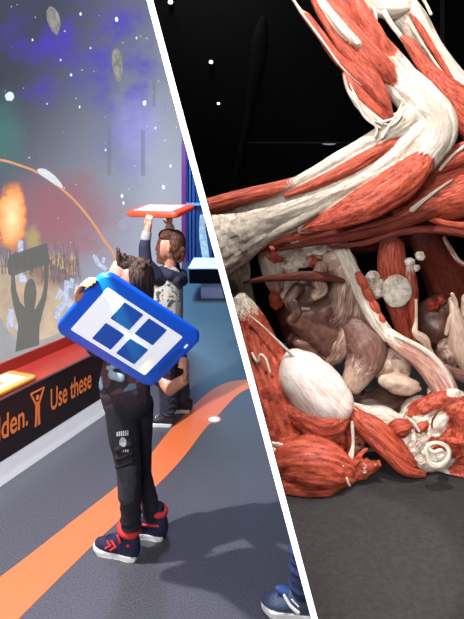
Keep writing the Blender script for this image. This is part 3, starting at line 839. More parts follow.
# sweatpants
mb = MB()
mb.ell(Q(128.5, 404, 2.05), (.095, .085, .055))
mb.chain([(Q(121.5, 406, 2.03), .070), (Q(124.5, 438, 2.01), .063), (Q(129.5, 470, 2.0), .048), (Q(130.5, 500, 2.0), .043), (Q(131, 518, 2.0), .040)])
mb.chain([(Q(138, 406, 2.10), .068), (Q(140, 438, 2.11), .052), (Q(142, 474, 2.12), .041), (Q(149.5, 500, 2.11), .036), (Q(151, 513, 2.11), .035)])
for k, (y, d) in enumerate(((507, .0), (513, 0), (519, 0), (525, 0))): mb.ell(Q(130.8+(.6 if k % 2 else -.6), y, 2.0), (.043, .041, .014))
for k, y in enumerate((498, 504, 510)): mb.ell(Q(150.3+(.5 if k % 2 else -.5), y, 2.11), (.036, .034, .012))
for y in (446, 455, 463): mb.capsule(Q(117, y+4, 1.95), Q(132, y-2, 1.955), .010, .008)
pants = mb.build('sweatpants', M_sweat, kid, fuse=.005, sm=3)
mb = MB()
mb.chain([(Q(127, 467, 1.985), .046), (Q(127.6, 482, 1.983), .042), (Q(127.6, 495, 1.985), .040)], flat=.85)
mb.build('knee_panel', M_panel, pants, fuse=.004, sm=4)
# plain printed badge on the thigh
M_print = mat('pale_grey_print', (.42, .46, .50), .8, var=.35, bscale=300)
mb = MB()
ang0 = 0
def thigh_pt(px, py):
    # front (camera-facing) surface of the near thigh
    cx = 121.5+(py-406)*(124.5-121.5)/32 if py < 438 else 124.5+(py-438)*5/32
    cd = 2.03-(py-406)*.02/32 if py < 438 else 2.01-(py-438)*.01/32
    rr_ = .070-(py-406)*.007/32 if py < 438 else .063-(py-438)*.015/32
    dx = (px-cx)/FOC*2.0; q = math.sqrt(max(rr_**2-dx*dx, 0))
    return Q(px, py, cd-q-.004)
def decal(poly, name):
    xs = [p[0] for p in poly]; ys = [p[1] for p in poly]
    mb.add([thigh_pt(x, y) for x, y in poly], [tuple(range(len(poly)))])
for i in range(6):
    x = 116.5+i*2.1; mb.add([thigh_pt(x, 430.5-.3*i+1.5), thigh_pt(x+1.3, 430.3-.3*i+1.5), thigh_pt(x+1.4, 435.4-.2*i+1), thigh_pt(x+.2, 435.6-.2*i+1)], [(0, 1, 2, 3)])
for i in range(4):
    x = 120.5+i*2.2; mb.add([thigh_pt(x, 449.5), thigh_pt(x+1.4, 449.5), thigh_pt(x+1.4, 452), thigh_pt(x, 452)], [(0, 1, 2, 3)])
mb.add([thigh_pt(122.8+3.7*math.cos(t*math.pi/8), 442.4+5*math.sin(t*math.pi/8)) for t in range(16)], [tuple(range(16))])
mb.build('printed_badge', M_print, pants, smooth=False, label='small pale grey print on the thigh')
# sneakers
M_nv = mat('navy_suede', (.008, .011, .045), .75, bump=.3, bscale=200, var=.25)
M_rd = mat('red_canvas', (.62, .03, .03), .7, bump=.2, bscale=150, var=.1)
t1, h1 = F(94.5, 548), F(137.5, 559)
sh, L3 = sneaker(kid, t1, h1, M_nv, M_rd, M_nv, up=.078, wide=.074)
# side chevron and star on the camera-facing side
yside = -1 if (L3(.5, 1, 0)-L3(.5, 0, 0)).y > 0 else 1
mb = MB()
for (xa, za, xb, zb_) in ((.50, .072, .40, .052), (.40, .052, .52, .036), (.60, .066, .53, .052), (.53, .052, .63, .038)):
    mb.capsule(L3(xa, yside*.0315, za), L3(xb, yside*.0345, zb_), .004, .004)
mb.capsule(L3(.30, yside*.0325, .075), L3(.36, yside*.031, .100), .005, .005); mb.capsule(L3(.02, 0, .06), L3(.14, yside*.028, .066), .007, .007)
mb.build('red_chevron', M_rd, sh)
t2, h2 = F(128, 531), F(164.5, 538)
sh2, L3b = sneaker(kid, t2, h2, M_nv, M_rd, M_nv, up=.082, wide=.078)
mb = MB(); mb.capsule(L3b(.10, yside*.030, .068), L3b(.55, yside*.033, .062), .005, .005); mb.build('red_stripe', M_rd, sh2)

# blue tile
M_blue = mat('blue_plastic', (.004, .10, .68), .28, var=.06, bscale=6, spec=.6)
M_bluesq = mat('blue_square', (.006, .085, .50), .35, var=.05)
M_slot = mat('deep_blue_slot', (.003, .06, .42), .35, var=.05)
td = 1.85; pxs = td/FOC
Lv = Vector((90.4, 30, -70.5))*pxs; Sv = Vector((44, -18.6, 48.5))*pxs
cen = Q(128.5, 334, td)
axl = Lv.normalized(); ays = (Sv-axl*Sv.dot(axl)).normalized()
nrm = axl.cross(ays)
w_, h_ = Lv.length*1.03, Sv.length*1.30
org = cen-axl*w_/2-ays*h_/2
if nrm.y > 0:
    print('tile normal faces away!', nrm)
tile('game_tile', org, axl, ays, w_, h_, .034, M_blue, M_tface, 'large blue framed tile with four blue squares, held over the front child\'s shoulder',
     squares=[(.385, .335, .185, .27), (.385, .69, .185, .27), (.625, .335, .185, .27), (.625, .69, .185, .27)], msq=M_bluesq, handle=M_slot)

# ---------------------------------------------------------------- boy behind
bk = thing('person', F(171, 420), 'child in camouflage hoodie and dark jeans lifting an orange tile overhead with both hands', 'person')
mb = MB()
mb.ell(Q(171, 245, 3.2), (.075, .08, .095)); mb.ell(Q(164, 248, 3.19), (.050, .066, .082))
mb.capsule(Q(158.5, 245, 3.2), Q(155.8, 249, 3.2), .010, .010)      # nose
mb.ell(Q(158.5, 254, 3.2), (.018, .028, .010)); mb.ell(Q(159, 257, 3.2), (.017, .026, .008))  # lips
mb.ell(Q(161, 260.5, 3.2), (.030, .04, .022))                         # chin
mb.ell(Q(168.5, 249.5, 3.105), (.012, .012, .022))                     # ear
mb.capsule(Q(170, 258, 3.2), Q(169, 274, 3.21), .042, .05)
mb.chain([(Q(166, 280, 3.2), .08), (Q(166, 322, 3.2), .085)], flat=.9)
hl = Q(150, 224, 3.09)
mb.chain([(Q(158, 276, 3.1), .042), (Q(145, 262, 3.06), .036), (Q(146, 236, 3.06), .029), (Q(148.5, 226, 3.07), .022)])
hand(mb, Q(148.5, 227, 3.075), (.06, -.03, 1), (.35, 1, .2), .105, curl=.95, thumb_side=1)
mb.chain([(Q(176, 276, 3.3), .042), (Q(172, 255, 3.34), .036), (Q(170, 232, 3.34), .029), (Q(169.5, 225, 3.33), .023)])
hand(mb, Q(169.5, 226, 3.33), (0, -.02, 1), (-.2, -1, .1), .095, curl=.8, thumb_side=-1)
mb.chain([(Q(162, 335, 3.14), .05), (Q(166, 372, 3.14), .04), (Q(167, 415, 3.13), .03)])
mb.chain([(Q(174, 335, 3.28), .05), (Q(180, 370, 3.3), .04), (Q(183, 404, 3.3), .03)])
mb.build('body', M_skin, bk, fuse=.005, sm=3)
mb = MB(); mb.ell(Q(159.6, 246.2, 3.142), (.007, .006, .005)); mb.ell(Q(159.8, 243, 3.142), (.012, .006, .003)); mb.build('eye', mat('dark_eye', (.02, .012, .01), .2, var=.05), bk)
mb = MB(); mb.ell(Q(175.5, 243.5, 3.2), (.066, .088, .090), amp=.04, fr=40); mb.ell(Q(178, 252, 3.2), (.046, .075, .062)); mb.ell(Q(168, 235, 3.2), (.062, .078, .042))
for i in range(12):
    x = 160.5+i*1.1; mb.capsule(Q(x+2, 234, 3.15), Q(x-.5, 237+i*.3, 3.13), .014, .006)
for i in range(9):
    x = 174+i*1.1; mb.capsule(Q(x, 250, 3.15), Q(x+.3, 262-abs(i-4)*.8, 3.16), .02, .010)
mb.build('hair', M_hair2, bk, fuse=.005, sm=2)
def camo():
    m = bpy.data.materials.new('pale_camouflage'); m.use_nodes = True; nt = m.node_tree; b = nt.nodes['Principled BSDF']
    tc = N(nt, 'ShaderNodeTexCoord'); n = N(nt, 'ShaderNodeTexNoise'); n.inputs['Scale'].default_value = 16; n.inputs['Detail'].default_value = 6; n.inputs['Distortion'].default_value = 1.5
    nt.links.new(tc.outputs['Object'], n.inputs['Vector'])
    r = N(nt, 'ShaderNodeValToRGB'); r.color_ramp.interpolation = 'CONSTANT'; E = r.color_ramp.elements
    E[0].position = 0; E[0].color = (.05, .06, .06, 1); E[1].position = .40; E[1].color = (.22, .30, .28, 1)
    for p, c in ((.45, (.52, .47, .38)), (.51, (.30, .36, .34)), (.55, (.55, .48, .38)), (.60, (.42, .30, .2)), (.65, (.12, .12, .1))): e = E.new(p); e.color = (*c, 1)
    nt.links.new(n.outputs['Fac'], r.inputs['Fac']); nt.links.new(r.outputs['Color'], b.inputs['Base Color']); b.inputs['Roughness'].default_value = .85
    return m
M_camo = camo()
mb = MB()
mb.chain([(Q(167, 281, 3.18), .102), (Q(166, 300, 3.18), .112), (Q(166, 316, 3.18), .110)], flat=.95)
mb.ell(Q(168, 274, 3.2), (.07, .085, .04))
hood = mb.build('hoodie', M_camo, bk, fuse=.006, sm=4)
mb = MB()
mb.chain([(Q(161, 279, 3.12), .052), (Q(156, 275, 3.09), .050), (Q(145.5, 264, 3.05), .044), (Q(144.5, 246, 3.05), .036), (Q(145.5, 241, 3.06), .033)])
mb.build('sleeve', M_navy, bk, fuse=.005, sm=4)
mb = MB(); mb.chain([(Q(173, 277, 3.27), .052), (Q(172, 254, 3.34), .043), (Q(170, 236, 3.34), .034)]); mb.build('sleeve', M_navy, bk, fuse=.005, sm=4)
mb = MB(); mb.capsule(Q(145.8, 238, 3.06), Q(146.6, 234, 3.065), .033, .031); mb.build('cuff', M_cuff, bk)
mb = MB(); mb.capsule(Q(170, 231, 3.34), Q(169.8, 228, 3.34), .033, .032); mb.build('cuff', M_cuff, bk)
# hood hanging on the back
mb = MB(); mb.chain([(Q(161, 270, 3.11), .026), (Q(170, 275, 3.09), .036), (Q(179, 278, 3.13), .036), (Q(183, 281, 3.2), .034), (Q(182, 274, 3.28), .036)])
mb.chain([(Q(177, 281, 3.09), .030), (Q(180, 287, 3.10), .016)])
mb.build('hood', M_navy, bk, fuse=.005, sm=4)
mb = MB(); mb.chain([(Q(165.5, 321, 3.2), .108), (Q(165.5, 326, 3.2), .104)], flat=.85); mb.build('hem_band', M_cuff, bk, fuse=.006, sm=4)
mb = MB()
mb.ell(Q(168, 332, 3.2), (.10, .095, .07))
mb.chain([(Q(162, 335, 3.13), .075), (Q(165.5, 372, 3.13), .060), (Q(167.5, 395, 3.13), .052), (Q(167, 410, 3.13), .048)])
mb.chain([(Q(174, 335, 3.28), .072), (Q(180, 372, 3.3), .056), (Q(183, 393, 3.3), .048), (Q(182.5, 400, 3.3), .045)])
for y in (398, 404, 410): mb.ell(Q(167+(y % 3-.5), y, 3.13), (.054, .05, .015))
mb.build('jeans', M_jeans, bk, fuse=.006, sm=3)
M_bs = mat('black_trainer', (.012, .013, .02), .6, bump=.3, bscale=150, var=.3); M_lg = mat('pale_trim', (.55, .55, .55), .6, var=.1)
sneaker(bk, F(148.5, 424), F(172.5, 425.5), M_bs, M_bs, M_lg, up=.058, high=False, wide=.075)
sneaker(bk, F(172, 411), F(190, 411.5), M_bs, M_bs, M_lg, up=.058, high=False, wide=.075)
# orange tile overhead
M_org = mat('orange_plastic', (.75, .06, .02), .35, var=.1, bscale=5)
M_gface = mat('grey_face', (.35, .45, .47), .35, var=.05)
A = Q(124.5, 211.5, 3.16); B = Q(175, 213, 3.0)
ax2 = (B-A).normalized(); back = (Q(193, 204.5, 3.22)-B); ay2 = (back-ax2*back.dot(ax2)).normalized()
tile('game_tile', A, ax2, ay2, (B-A).length*1.02, .25, .036, M_org, M_gface, 'orange framed tile with a grey face, held flat overhead by the child at the back', handle=False)

# ---------------------------------------------------------------- person cut off by the partition
pp_ = thing('person', F(296, 612), 'person half hidden behind the partition, only a blue jeans leg and grey-blue sneaker showing', 'person')
M_gs = mat('grey_blue_mesh', (.035, .055, .10), .7, bump=.5, bscale=250, var=.4); M_blc = mat('blue_collar', (.015, .05, .17), .7, var=.2)
t3, h3 = F(261.5, 607), F(261.5, 607)+Vector((.185, -.035, 0))
sh3, L33 = sneaker(pp_, t3, h3, M_gs, M_blc, mat('blue_lace', (.01, .05, .16), .8, var=.1), up=.07, wide=.085, high=False)
mb = MB(); ys3 = -1 if (L33(.5, 1, 0)-L33(.5, 0, 0)).y > 0 else 1
mb.sweep([(L33(.56, ys3*.030, .078), .005, .6), (L33(.44, ys3*.036, .050), .006, .6), (L33(.30, ys3*.038, .032), .007, .6)], px=False, n=8, fib=0)
mb.sweep([(L33(.42, ys3*.033, .070), .003, .6), (L33(.30, ys3*.036, .052), .003, .6)], px=False, n=8, fib=0)
mb.build('white_stripe', M_sole, sh3)
mb = MB(); mb.ell(L33(.50, 0, .066), (.05, .020, .016), M=Matrix.Rotation(.35, 3, 'Y')); mb.build('tongue', M_blc, sh3)
mb = MB()
fa = L33(.22, 0, .10)
mb.chain([(fa, .034), (fa+Vector((0, 0, .07)), .032), (fa+Vector((.012, .01, .16)), .036)])
def trim(mb, gap=.008):
    cl = set()
    for i, p in enumerate(mb.v):
        lim = DX(p.z, p.y)-gap
        if p.x > lim: p.x = lim; cl.add(i)
    mb.f = [f for f in mb.f if not all(i in cl for i in f)]
mb.fuse(.005, 3); trim(mb, .012); mb.build('body', M_skin, pp_)
mb = MB(); mb.chain([(fa+Vector((0, 0, -.004)), .047), (fa+Vector((.002, 0, .05)), .049), (fa+Vector((.010, .01, .11)), .054), (fa+Vector((.02, .01, .19)), .058)])
for k in range(5): mb.ell(fa+Vector(((.003 if k % 2 else -.003), 0, .002+.031*k)), (.0515, .05, .016))
mb.fuse(.005, 3); trim(mb); mb.build('jeans', M_blued, pp_)
# ================================================================== RIGHT EXHIBIT
PZ = .88
M_plinth = mat('black_felt', (.024, .020, .022), .85, bump=.5, bscale=120, var=.25)
def prism_room(name, z0, z1, y0, y1, x1, m, gap=.006, kind=None):
    P = []
    for z in (z0, z1):
        P += [Vector((DX(z, y0)+gap, y0, z)), Vector((x1, y0, z)), Vector((x1, y1, z)), Vector((DX(z, y1)+gap, y1, z))]
    mb = MB(); mb.hexa(P); return mb
pl = prism_room('plinth', 0, PZ, .63, 1.95, 1.75, M_plinth).build('display_plinth', M_plinth, smooth=False)
tag(pl, 'large low black felt plinth under the two dissected bodies', 'plinth')
bdp = prism_room('wall_exhibit', 0, H-.01, 3.3, 3.4, 3.59, M_black).build('wall_exhibit', mat('black_gloss_backdrop', (.0015, .0015, .0018), .6, spec=.08, var=.05), smooth=False); tag(bdp, kind='structure')
# thin joint of the backdrop panels
tag(MB().box((Q(442, 0, 3.3).x-.012, 3.285, 0), (Q(442, 0, 3.3).x+.012, 3.299, H-.02)).build('trim_5', mat('dark_joint', (.02, .02, .022), .4, var=.05), smooth=False), kind='structure')
M_lamp = mat('lamp_glow', (.9, .9, .9), .4, emit=(.9, .97, 1), es=3, var=.02)
M_lampb = mat('lamp_housing', (.01, .01, .01), .5, var=.05)
for i, (x, y, rx, lab) in enumerate([(170.5, 2, .016, 'small white lamp in the dark backdrop, highest one beside the partition'), (211, 62, .013, 'small white lamp in the dark backdrop, largest of the pair above the thigh'), (218.5, 103.5, .009, 'tiny white lamp in the dark backdrop, lowest above the thigh'), (347, 0, .018, 'small white lamp high in the backdrop between the two raised legs')]):
    p = Q(x, y, 3.24)
    t = thing('backdrop_lamp', p, lab, 'lamp', 'small lamps in the dark backdrop')
    MB().ell(p, (rx, .012, rx*.85)).build('bulb', M_lamp, t); MB().capsule(p+Vector((0, .02, 0)), p+Vector((0, .055, 0)), rx*1.1, rx*.9).build('housing', M_lampb, t)
p = Q(329, 143.5, 3.25); t = thing('backdrop_lamp', p, 'dim flat grey strip lamp in the dark backdrop above the bent knee', 'lamp', 'small lamps in the dark backdrop')
MB().ell(p, (.045, .01, .009)).build('bulb', mat('dim_lamp', (.3, .3, .32), .4, emit=(.4, .4, .43), es=.8, var=.02), t); MB().ell(p+Vector((0, .02, 0)), (.05, .015, .014)).build('housing', M_lampb, t)
# faint glass reflection along the backdrop, built as a thin dark bar
tag(MB().box((Q(246, 212, 3.2).x, 3.2, Q(0, 143.2, 3.2).z), (Q(420, 212, 3.2).x, 3.23, Q(0, 142, 3.2).z)).build('trim_6', mat('dark_reflection_line', (.012, .012, .013), .5, var=.05), smooth=False), kind='structure')

T_main = tissue('muscle_and_fascia', (.17, .016, .008), (.62, .115, .060), (.42, .33, .25), (.84, .76, .66))
T_pale = tissue('pink_tissue', (.36, .15, .11), (.62, .36, .29), (.55, .42, .34), (.80, .70, .62), rough=.4, bump=.35)
T_organ = tissue('brown_organ', (.11, .046, .036), (.23, .115, .09), (.36, .23, .17), (.55, .40, .31), rough=.35, bump=.18)
T_dark = tissue('deep_red_muscle', (.075, .009, .005), (.27, .035, .015), (.30, .16, .11), (.6, .45, .36), bump=.6)
T_breast = tissue('pale_gland', (.62, .42, .37), (.82, .66, .60), (.72, .58, .52), (.90, .82, .77), rough=.35, bump=.25)

def clampR(mb, gap=.008, top=PZ+.001):
    for p in mb.v:
        lim = DX(p.z, p.y)+gap
        if p.x < lim: p.x = lim
        if p.z < top: p.z = top
    return mb
def sw(ctrl, **kw):
    m = MB(); m.sweep(ctrl, **kw); return m
_sd = [0]
def part(name, parent, ctrl, m=None, label=None, into=None, **kw):
    _sd[0] += 1; kw.setdefault('seed', _sd[0])
    if into is not None:
        into.sweep(ctrl, **kw); return
    mb = MB(); mb.sweep(ctrl, **kw); clampR(mb); return mb.build(name, m or T_main, parent, label=label)

# limb reflected in the glass, built as a faint dark solid behind
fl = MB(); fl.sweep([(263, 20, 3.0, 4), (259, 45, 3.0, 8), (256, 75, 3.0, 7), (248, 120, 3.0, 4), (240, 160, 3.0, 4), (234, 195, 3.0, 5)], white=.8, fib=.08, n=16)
fo = clampR(fl).build('limb_reflection', mat('dim_limb_reflection', (.010, .008, .007), .9, bump=.4, var=.4, spec=.05)); tag(fo, 'faint limb reflection on the glass, built as a dark solid behind the bent leg', 'limb reflection')

# ---------------------------------------------------------------- upper body: bent leg, second leg, opened trunk
up_ = thing('dissected_body', Vector((.35, 1.25, PZ)), 'upper dissected body with bent leg raised over the other body, red muscles and cream tendons', 'anatomical body')
body = MB()
# thigh (left) to knee, continuous cream fascia
body.sweep([(196, 246, 1.12, 42, .8), (232, 232, 1.12, 33, .8), (262, 220, 1.11, 25, .8), (300, 207, 1.10, 20, .8), (340, 194, 1.09, 18, .85), (380, 178, 1.08, 19, .85), (415, 156, 1.08, 24, .9), (432, 128, 1.08, 24, .9), (421, 104, 1.08, 21, .9), (400, 82, 1.09, 19, .85), (380, 58, 1.10, 17.5, .85), (362, 32, 1.11, 15.5, .8), (344, 4, 1.12, 14, .8), (330, -20, 1.13, 12, .8)],
           white=[.85, .85, .85, .85, .85, .8, .95, .95, .9, .85, .30, .22, .25, .3], fib=.035, n=40, seg=14, seed=3, lump=.05)
# hip fascia falling to the shoulder of the lower body
body.sweep([(214, 240, 1.14, 26, .8), (230, 264, 1.15, 21, .75), (238, 290, 1.16, 15, .7), (243, 318, 1.15, 15, .7), (244, 340, 1.13, 14, .7)], white=[.85, .8, .75, .7, .6], dark=[0, .1, .25, .15, 0], fib=.08, n=30, seed=5, lump=.12)
# second thigh hidden behind, closes the pelvis
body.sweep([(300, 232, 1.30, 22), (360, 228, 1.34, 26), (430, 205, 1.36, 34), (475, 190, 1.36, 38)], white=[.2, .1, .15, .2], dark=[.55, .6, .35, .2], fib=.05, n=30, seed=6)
# knee cap ridge
part('kneecap', up_, [(424, 108, 1.065, 12), (434, 124, 1.06, 16), (434, 142, 1.06, 16), (427, 158, 1.065, 12)], white=.95, fib=.03, m=T_main, into=body)
# upper red band along the thigh's top edge
part('thigh_muscle', up_, [(206, 207, 1.08, 8), (235, 199, 1.075, 8), (268, 191, 1.07, 7.5), (300, 182, 1.065, 6), (330, 171, 1.06, 4)], white=[0, .05, .1, .2, .45], fib=.05, into=body)
part('tendon', up_, [(250, 204, 1.09, 3), (275, 193, 1.07, 4.5), (305, 178, 1.06, 6), (335, 161, 1.055, 7), (362, 146, 1.055, 8), (388, 132, 1.055, 10), (408, 118, 1.065, 12)], white=[.5, .7, .8, .95, .95, .95, .9], fib=.04, into=body)
part('thigh_muscle', up_, [(285, 197, 1.06, 2), (315, 184, 1.045, 4.5), (345, 170, 1.04, 6), (370, 156, 1.04, 6), (388, 145, 1.045, 4), (396, 138, 1.055, 3)], white=[.3, .1, 0, 0, .05, .3], fib=.05, into=body)
part('tendon', up_, [(262, 220, 1.08, 8), (300, 206, 1.065, 10), (340, 188, 1.055, 11), (370, 172, 1.055, 11), (398, 154, 1.055, 12), (420, 134, 1.06, 12)], white=.88, fib=.05, into=body)
# calf-like belly under the thigh
part('calf_muscle', up_, [(300, 231, 1.08, 3), (325, 222, 1.055, 9), (352, 211, 1.045, 15), (378, 198, 1.04, 18), (402, 182, 1.04, 18), (418, 166, 1.045, 15), (426, 154, 1.06, 8)], white=[.5, .18, .05, 0, 0, .0, .25], fib=.05, n=40, lump=.06, into=body)
part('tendon', up_, [(262, 238, 1.09, 5), (290, 224, 1.07, 5.5), (320, 207, 1.055, 5), (350, 192, 1.05, 4), (380, 176, 1.055, 2.5)], white=.95, fib=.03, into=body)
# red muscles of the raised shin
part('shin_muscle', up_, [(322, -12, 1.10, 5), (336, 12, 1.085, 8), (352, 34, 1.07, 10), (369, 54, 1.06, 11), (384, 70, 1.06, 9), (394, 82, 1.065, 4)], white=[.2, .05, 0, 0, .0, .3], fib=.06, into=body)
part('shin_muscle', up_, [(350, -12, 1.11, 6), (362, 14, 1.09, 9), (376, 36, 1.08, 9), (388, 55, 1.08, 6), (393, 64, 1.085, 3)], white=[.25, .05, .0, .05, .3], fib=.05, into=body)
part('tendon', up_, [(313, -12, 1.08, 3), (328, 10, 1.065, 4.5), (344, 30, 1.05, 5), (358, 44, 1.045, 2.5)], white=.95, fib=.03, into=body)
part('shin_muscle', up_, [(306, -14, 1.08, 3), (321, 14, 1.07, 4.5), (336, 38, 1.065, 6.5), (352, 58, 1.06, 8), (368, 78, 1.06, 10), (380, 96, 1.06, 9), (388, 112, 1.065, 5)], white=[.3, .15, .05, 0, 0, .05, .2], fib=.06, into=body)
part('shin_muscle', up_, [(352, 66, 1.05, 4), (366, 82, 1.045, 5.5), (380, 99, 1.045, 6), (391, 114, 1.05, 3)], white=[.2, 0, 0, .2], dark=.1, fib=.06, into=body)
body.fuse_keep(.0027, 5, .0016); clampR(body); body.build('body', T_main, up_)
# free-standing strip with tendon
part('free_muscle', up_, [(290, -6, 1.05, 1.3), (300, 10, 1.05, 2.0), (307, 17, 1.05, 4), (320, 34, 1.05, 4.5), (334, 54, 1.05, 5), (350, 70, 1.05, 6), (366, 84, 1.05, 6.5), (380, 102, 1.05, 6), (390, 116, 1.05, 3)], white=[.95, .6, .2, .05, .05, .0, .0, .0, .3], fib=.05, n=20)
part('free_tendon', up_, [(288, -8, 1.045, 1.2), (304, 16, 1.045, 1.3), (322, 40, 1.045, 1.4), (340, 64, 1.045, 1.8), (356, 80, 1.045, 1.4), (372, 92, 1.045, 1.2)], white=.95, fib=.02, n=10)
part('free_muscle', up_, [(344, 74, 1.04, 2), (350, 84, 1.04, 5), (360, 96, 1.04, 6.5), (374, 110, 1.04, 6), (388, 121, 1.045, 3)], white=[.2, 0, 0, .05, .3], fib=.06, n=20)
part('free_tendon', up_, [(344, 76, 1.035, 1.2), (348, 90, 1.035, 1.8), (360, 106, 1.035, 4), (374, 118, 1.035, 4), (386, 125, 1.04, 2)], white=[.8, .8, .75, .8, .9], fib=.06, n=14)
for pts in ([(350, 84), (362, 108), (372, 121), (377, 130), (375, 137)], [(354, 96), (366, 114), (382, 124)], [(402, 103), (396, 116), (388, 128), (382, 138)], [(406, 106), (398, 120), (390, 126)], [(366, 118), (380, 122), (396, 118)], [(352, 92), (364, 116), (380, 128)]):
    part('loose_tendon', up_, [(x, y, 1.03, 1.3 if i else .8) for i, (x, y) in enumerate(pts)], white=.95, fib=.0, n=8)
# second raised leg, upper right
leg = [(372, -14, 1.18, 12), (392, 2, 1.18, 17), (412, 22, 1.18, 16), (430, 50, 1.18, 13), (450, 78, 1.18, 13), (475, 106, 1.18, 15), (500, 130, 1.18, 18)]
part('second_leg', up_, leg, white=.93, fib=.04, n=36)
part('heel_bone', up_, [(366, -10, 1.16, 8), (378, 4, 1.155, 11), (392, 8, 1.15, 10), (404, 6, 1.155, 9)], white=.9, fib=.1, lump=.25)
part('second_leg_muscle', up_, [(410, 14, 1.13, 1.5), (420, 28, 1.13, 3.5), (434, 52, 1.13, 3.6), (450, 78, 1.13, 3), (462, 98, 1.13, 4), (480, 125, 1.13, 5)], white=[.3, .05, .1, .2, .05, 0], fib=.05, n=16)
part('second_leg_tendon', up_, [(408, 22, 1.12, 1.3), (424, 46, 1.12, 1.4), (442, 72, 1.12, 1.4), (464, 96, 1.12, 1.8), (484, 112, 1.12, 2)], white=.98, fib=0, n=10)
part('second_leg_tendon', up_, [(384, 12, 1.13, 3), (392, 25, 1.13, 2.6), (402, 38, 1.13, 2.4), (412, 52, 1.13, 2), (424, 68, 1.13, 1.4)], white=.97, fib=.02, n=12)
part('second_leg_muscle', up_, [(403, 37, 1.12, 3), (411, 46, 1.115, 6), (424, 66, 1.11, 7.5), (438, 84, 1.11, 13), (456, 102, 1.11, 18), (480, 124, 1.11, 22)], white=[.3, .05, .05, .02, .02, 0], fib=.06, n=30)
part('second_leg_muscle', up_, [(431, 84, 1.09, 4), (446, 108, 1.09, 7), (462, 124, 1.09, 8), (484, 140, 1.09, 8)], white=[.1, 0, 0, 0], fib=.06, n=20)
for pts in ([(364, -4), (368, 8), (372, 18), (370, 24)], [(358, -6), (356, 6), (362, 16)], [(420, -6), (426, 4), (431, 14)], [(374, 8), (376, 20), (372, 22)]):
    part('loose_tendon', up_, [(x, y, 1.14, 1.7) for x, y in pts], white=.95, fib=.1, n=8)
# dark muscle straps across the pelvis
for pts, wv, dk in (([(268, 244, 2), (290, 238, 4), (330, 226, 4.5), (370, 214, 5), (405, 198, 6), (430, 178, 6)], .05, .0),
                    ([(276, 250, 2), (310, 243, 3.5), (350, 236, 5), (390, 226, 6), (430, 212, 7), (470, 196, 8)], .0, .35),
                    ([(325, 240, 1.5), (360, 230, 3), (392, 220, 3.4), (420, 204, 4), (440, 190, 4)], .25, .0),
                    ([(330, 247, 1.5), (365, 243, 3), (400, 232, 4), (440, 230, 4), (475, 236, 4)], .0, .55),
                    ([(405, 206, 2), (425, 216, 3), (448, 224, 3.5), (476, 226, 4)], .25, .2)):
    part('pelvic_strap', up_, [(x, y, 1.10-.0001*i, r) for i, (x, y, r) in enumerate(pts)], m=T_dark if dk > .3 else T_main, white=wv, dark=dk*.5, fib=.08, n=18)
part('hip_muscle', up_, [(398, 214, 1.13, 6), (418, 204, 1.12, 17), (444, 196, 1.12, 24), (475, 186, 1.13, 28), (500, 180, 1.14, 28)], white=[.35, .05, .02, .05, .1], fib=.04, n=34, m=T_main)
part('hip_muscle', up_, [(424, 178, 1.09, 4), (442, 164, 1.09, 9), (462, 154, 1.09, 11), (490, 146, 1.09, 12)], white=[.1, 0, .05, .1], fib=.07, n=24)
part('tendon', up_, [(440, 170, 1.07, 1.4), (452, 156, 1.07, 1.5), (470, 142, 1.07, 1.6)], white=.95, fib=0, n=8)
part('tendon', up_, [(412, 210, 1.085, 3), (424, 200, 1.08, 2), (440, 188, 1.08, 1.5), (452, 180, 1.085, 1)], white=.7, fib=.1, n=10)
# open trunk: ribs, bowel, liver, stomach
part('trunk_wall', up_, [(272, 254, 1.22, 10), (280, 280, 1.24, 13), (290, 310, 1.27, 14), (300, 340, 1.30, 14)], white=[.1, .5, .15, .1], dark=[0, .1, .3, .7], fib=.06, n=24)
part('pelvic_bone', up_, [(262, 246, 1.17, 6), (268, 262, 1.17, 8), (274, 280, 1.17, 9), (282, 296, 1.18, 6)], white=[.0, .75, .7, .1], fib=.08, n=20)
for (x, y, r, wv) in ((284, 252, 8, .8), (296, 246, 6, .9), (306, 252, 7, .6), (318, 250, 9, .9), (332, 246, 8, .6), (300, 262, 8, .75), (314, 262, 7, .35), (276, 258, 7, .2), (290, 268, 7, .7)):
    m = MB(); m.ell(Q(x, y, 1.16), (r*.0025, r*.0022, r*.0018), amp=.3, fr=16, w=wv, seed=x); m.build('pelvic_tissue', T_main, up_)
for (x, y, rx, ry, rot, wv) in ((276, 268, 8, 13, .3, .85), (296, 258, 12, 8, -.3, .9), (318, 252, 14, 9, -.5, .92), (336, 262, 11, 10, .2, .55), (290, 292, 10, 12, .2, .8), (276, 300, 7, 9, 0, .0), (326, 270, 12, 6, 0, .5), (283, 248, 9, 6, .2, .1)):
    k = 1.17/FOC; m = MB(); m.ell(Q(x, y, 1.175), (rx*k, 8*k, ry*k), M=Matrix.Rotation(rot, 3, 'Y'), amp=.3, fr=15, w=wv, seed=x*.7, n=32, m=22); clampR(m).build('pelvic_tissue', T_main, up_)
# dark red strap across (lies over the bowel)
part('strap_muscle', up_, [(244, 283, 1.12, 1.5), (262, 279, 1.11, 3), (285, 277, 1.10, 4, .5), (305, 276, 1.10, 5, .5), (325, 277, 1.10, 4.5, .5), (343, 281, 1.10, 2.5)], m=T_dark, white=[.2, .0, .0, .0, .0, .1], dark=.5, fib=.08, n=20)
